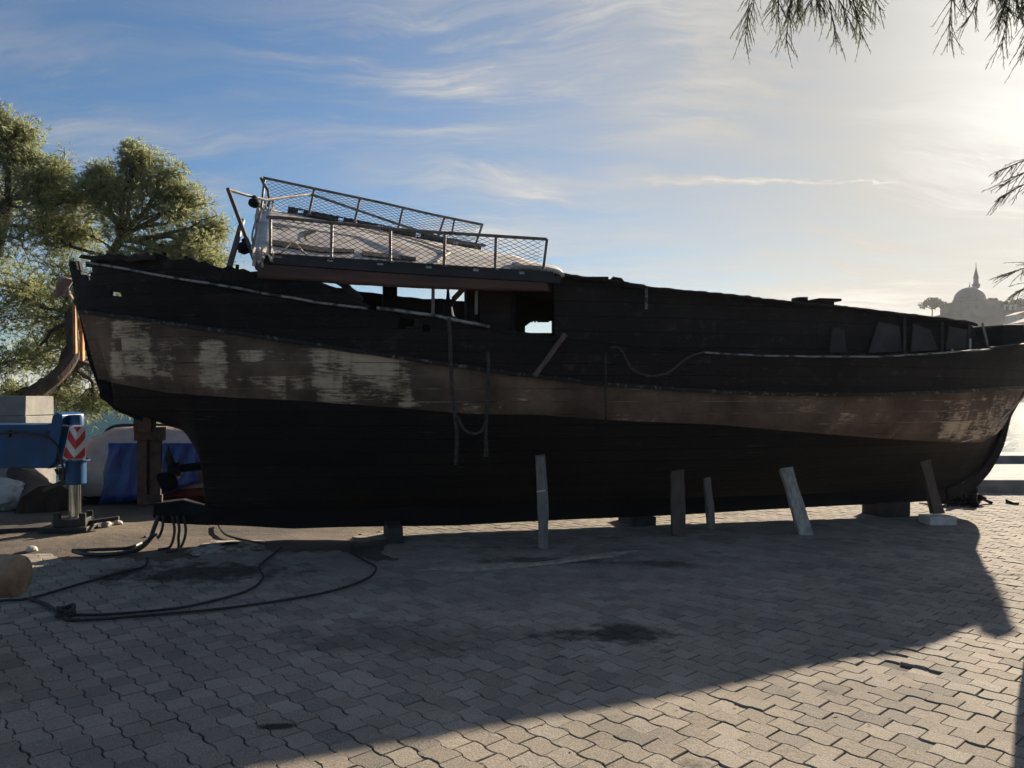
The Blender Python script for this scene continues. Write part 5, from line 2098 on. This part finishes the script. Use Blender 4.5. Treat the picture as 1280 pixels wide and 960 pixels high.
mq = thing('mosque', tuple(far_xz(1212, 393)), 'domed mosque with a pointed minaret on the hilltop', 'mosque')
c = far_xz(1212, 392)
mb = MB()
hb_ = far_xz(1212, 379.5).z - c.z
mb.box((c.x, c.y, c.z + hb_ / 2 - 1), (12.6, 12.6, hb_ + 2), .0)
mb.box((c.x, c.y, c.z + hb_ + .12), (13.1, 13.1, .3), 0)
mqw = mb.build('wall', M['far_wall'], mq)
for k in range(4):
    mb = MB()
    mb.box((c.x - 4.2 + 2.8 * k, c.y - 6.33, c.z + hb_ * .45), (.9, .12, 1.5))
    mb.build('window', M['far_dark'], mqw)
mb = MB()
mb.lathe((c.x, c.y, c.z + hb_ + .2), [(4.9, 0), (4.9, .7), (5.1, .75), (5.1, 1.0)], 16)
mb.build('drum', M['far_wall'], mq)
mb = MB()
dh_ = far_xz(1212, 359).z - (c.z + hb_ + 1.2)
mb.lathe((c.x, c.y, c.z + hb_ + 1.2), [(4.7 * math.cos(a), dh_ * math.sin(a)) for a in np.linspace(0, 1.52, 12)], 28)
mb.lathe((c.x, c.y, c.z + hb_ + 1.15 + dh_), [(.22, 0), (.3, .25), (.12, .5), (.22, .75), (.06, 1.0), (.05, 1.6)], 8)
mb.build('dome', M['lead'], mq, smooth=True)
mc = far_xz(1220, 392, 3)
mz = lambda y: far_xz(1220, y, 3).z - mc.z
mb = MB()
mb.lathe(mc, [(1.0, -2), (1.0, mz(364)), (.85, mz(362)), (1.1, mz(358)), (1.25, mz(357)), (1.25, mz(355)), (.8, mz(354.5)), (.75, mz(348))], 16)
mn = mb.build('minaret', M['far_wall'], mq, smooth=True)
mb = MB()
mb.lathe((mc.x, mc.y, mc.z + mz(348)), [(.85, 0), (.82, .2), (.1, mz(334) - mz(348)), (.07, mz(333) - mz(348)), (.12, mz(332) - mz(348)), (.03, mz(328) - mz(348))], 12)
mb.build('spire', M['lead'], mn, smooth=True)
# low side wing of the mosque
mb = MB()
q = far_xz(1233, 391, -2)
mb.box((q.x, q.y, q.z + 1.2), (7, 7, 3.4), 0)
mb.build('side_wing', M['far_wall'], mq)


def far_tree(name, px, py, wpx, hpx, label, cat, grp, seed, d=0, pine=False):
    base = far_xz(px, py, d)
    t = thing(name, tuple(base), label, cat, grp)
    sc = (YM + d) / F
    W_, H_ = wpx * sc, hpx * sc
    rnd = random.Random(seed); rs = np.random.RandomState(seed)
    mb = MB()
    mb.tube([base - Vector((0, 0, 1)), base + Vector((.1, 0, H_ * .4)), base + Vector((0, 0, H_ * .75))], lambda q: .22 * (1 - .6 * q), 7)
    cs, rr_, ct = [], [], []
    for k in range(16):
        x = rnd.uniform(-.42, .42) * W_
        zz = rnd.uniform(.62, .9) * H_ if pine else rnd.uniform(.3, .85) * H_
        e = base + Vector((x, rnd.uniform(-.35, .35) * W_, zz + (.12 * H_ * (1 - (2 * x / W_) ** 2) if pine else 0)))
        cs.append(e); rr_.append(W_ * rnd.uniform(.12, .2)); ct.append(60)
        mb.tube([base + Vector((0, 0, H_ * .45)), e], .07, 4)
    mb.build('trunk', M['bark'], t)
    v, nf = blades(cs, rr_, ct, rs, size=(.35, .7), width=.12, fan=3)
    blade_mesh('crown', v, nf, M['leaf_far'], t)


far_tree('pine_tree', 1165, 396, 31, 20, 'lone flat-topped pine on the ridge left of the mosque', 'tree', None, 3, 0, True)
for k, (x, y, w, h, lab) in enumerate(((1238, 387, 12, 15, 'bushy tree close against the mosque side wing'), (1254, 388, 12, 11, 'low thin tree between the mosque and the ridge houses'), (1270, 388, 16, 13, 'rounded tree on the ridge near the picture edge'), (1284, 388, 18, 16, 'bigger ridge tree cut by the picture edge'))):
    far_tree('hill_tree', x, y, w, h, lab, 'tree', 'trees on the far ridge', 40 + k, 4)


def house(px, py, w, h, dep, d, label, seed, roof=None):
    b = far_xz(px, py, d)
    t = thing('house', tuple(b), label, 'house', 'houses on the far hillside')
    mb = MB(); mb.box((b.x, b.y, b.z + h / 2 - 1), (w, dep, h + 2), 0)
    wl = mb.build('wall', M['whitewash'], t)
    mb = MB()
    if roof:
        mb.prism([(b.x - w / 2 - .3, b.z + h + .01), (b.x + w / 2 + .3, b.z + h + .01), (b.x, b.z + h + w * .2)], b.y - dep / 2 - .3, b.y + dep / 2 + .3)
        mb.build('roof', M['roof_tile'], t)
    else:
        mb.box((b.x, b.y, b.z + h + .12), (w + .3, dep + .3, .24), 0)
        mb.build('roof', M['whitewash'], t)
    n = max(2, int(w / 2.6))
    for k in range(n):
        mb = MB(); mb.box((b.x - w / 2 + (k + .5) * w / n, b.y - dep / 2 - .02, b.z + h * .5), (.9, .1, 1.3))
        mb.build('window', M['far_dark'], wl)


house(1262, 424, 7, 3.4, 6, -40, 'long low white house at the foot of the hill', 1)
house(1290, 427, 8, 5, 6, -46, 'taller white house at the picture edge below the ridge', 2, True)
house(1276, 407, 6, 3, 5, -22, 'small white house halfway up the hill', 3, True)
house(1258, 390, 4, 2, 4, 0, 'tiny house on the ridge right of the mosque', 5)

# ------------------------------------------------------------------ sunlit sea haze
hz = MB()
hz.hexa([(-2600, -60, -4.2), (2600, -60, -4.2), (2600, 3300, -4.2), (-2600, 3300, -4.2), (-2600, -60, 47), (2600, -60, 47), (2600, 3300, 47), (-2600, 3300, 47)])
hm = bpy.data.materials.new('sea_haze')
hm.use_nodes = True
t = NT(hm)
t.n.remove(t.n['Principled BSDF'])
pv = t.add('ShaderNodeVolumePrincipled')
pv.inputs['Color'].default_value = (0.92, 0.95, 1.0, 1)
pv.inputs['Density'].default_value = 0.00018
pv.inputs['Anisotropy'].default_value = 0.4
t.link(pv.outputs[0], t.n['Material Output'].inputs['Volume'])
ho = hz.build('haze', hm)
tag(ho, kind='stuff')
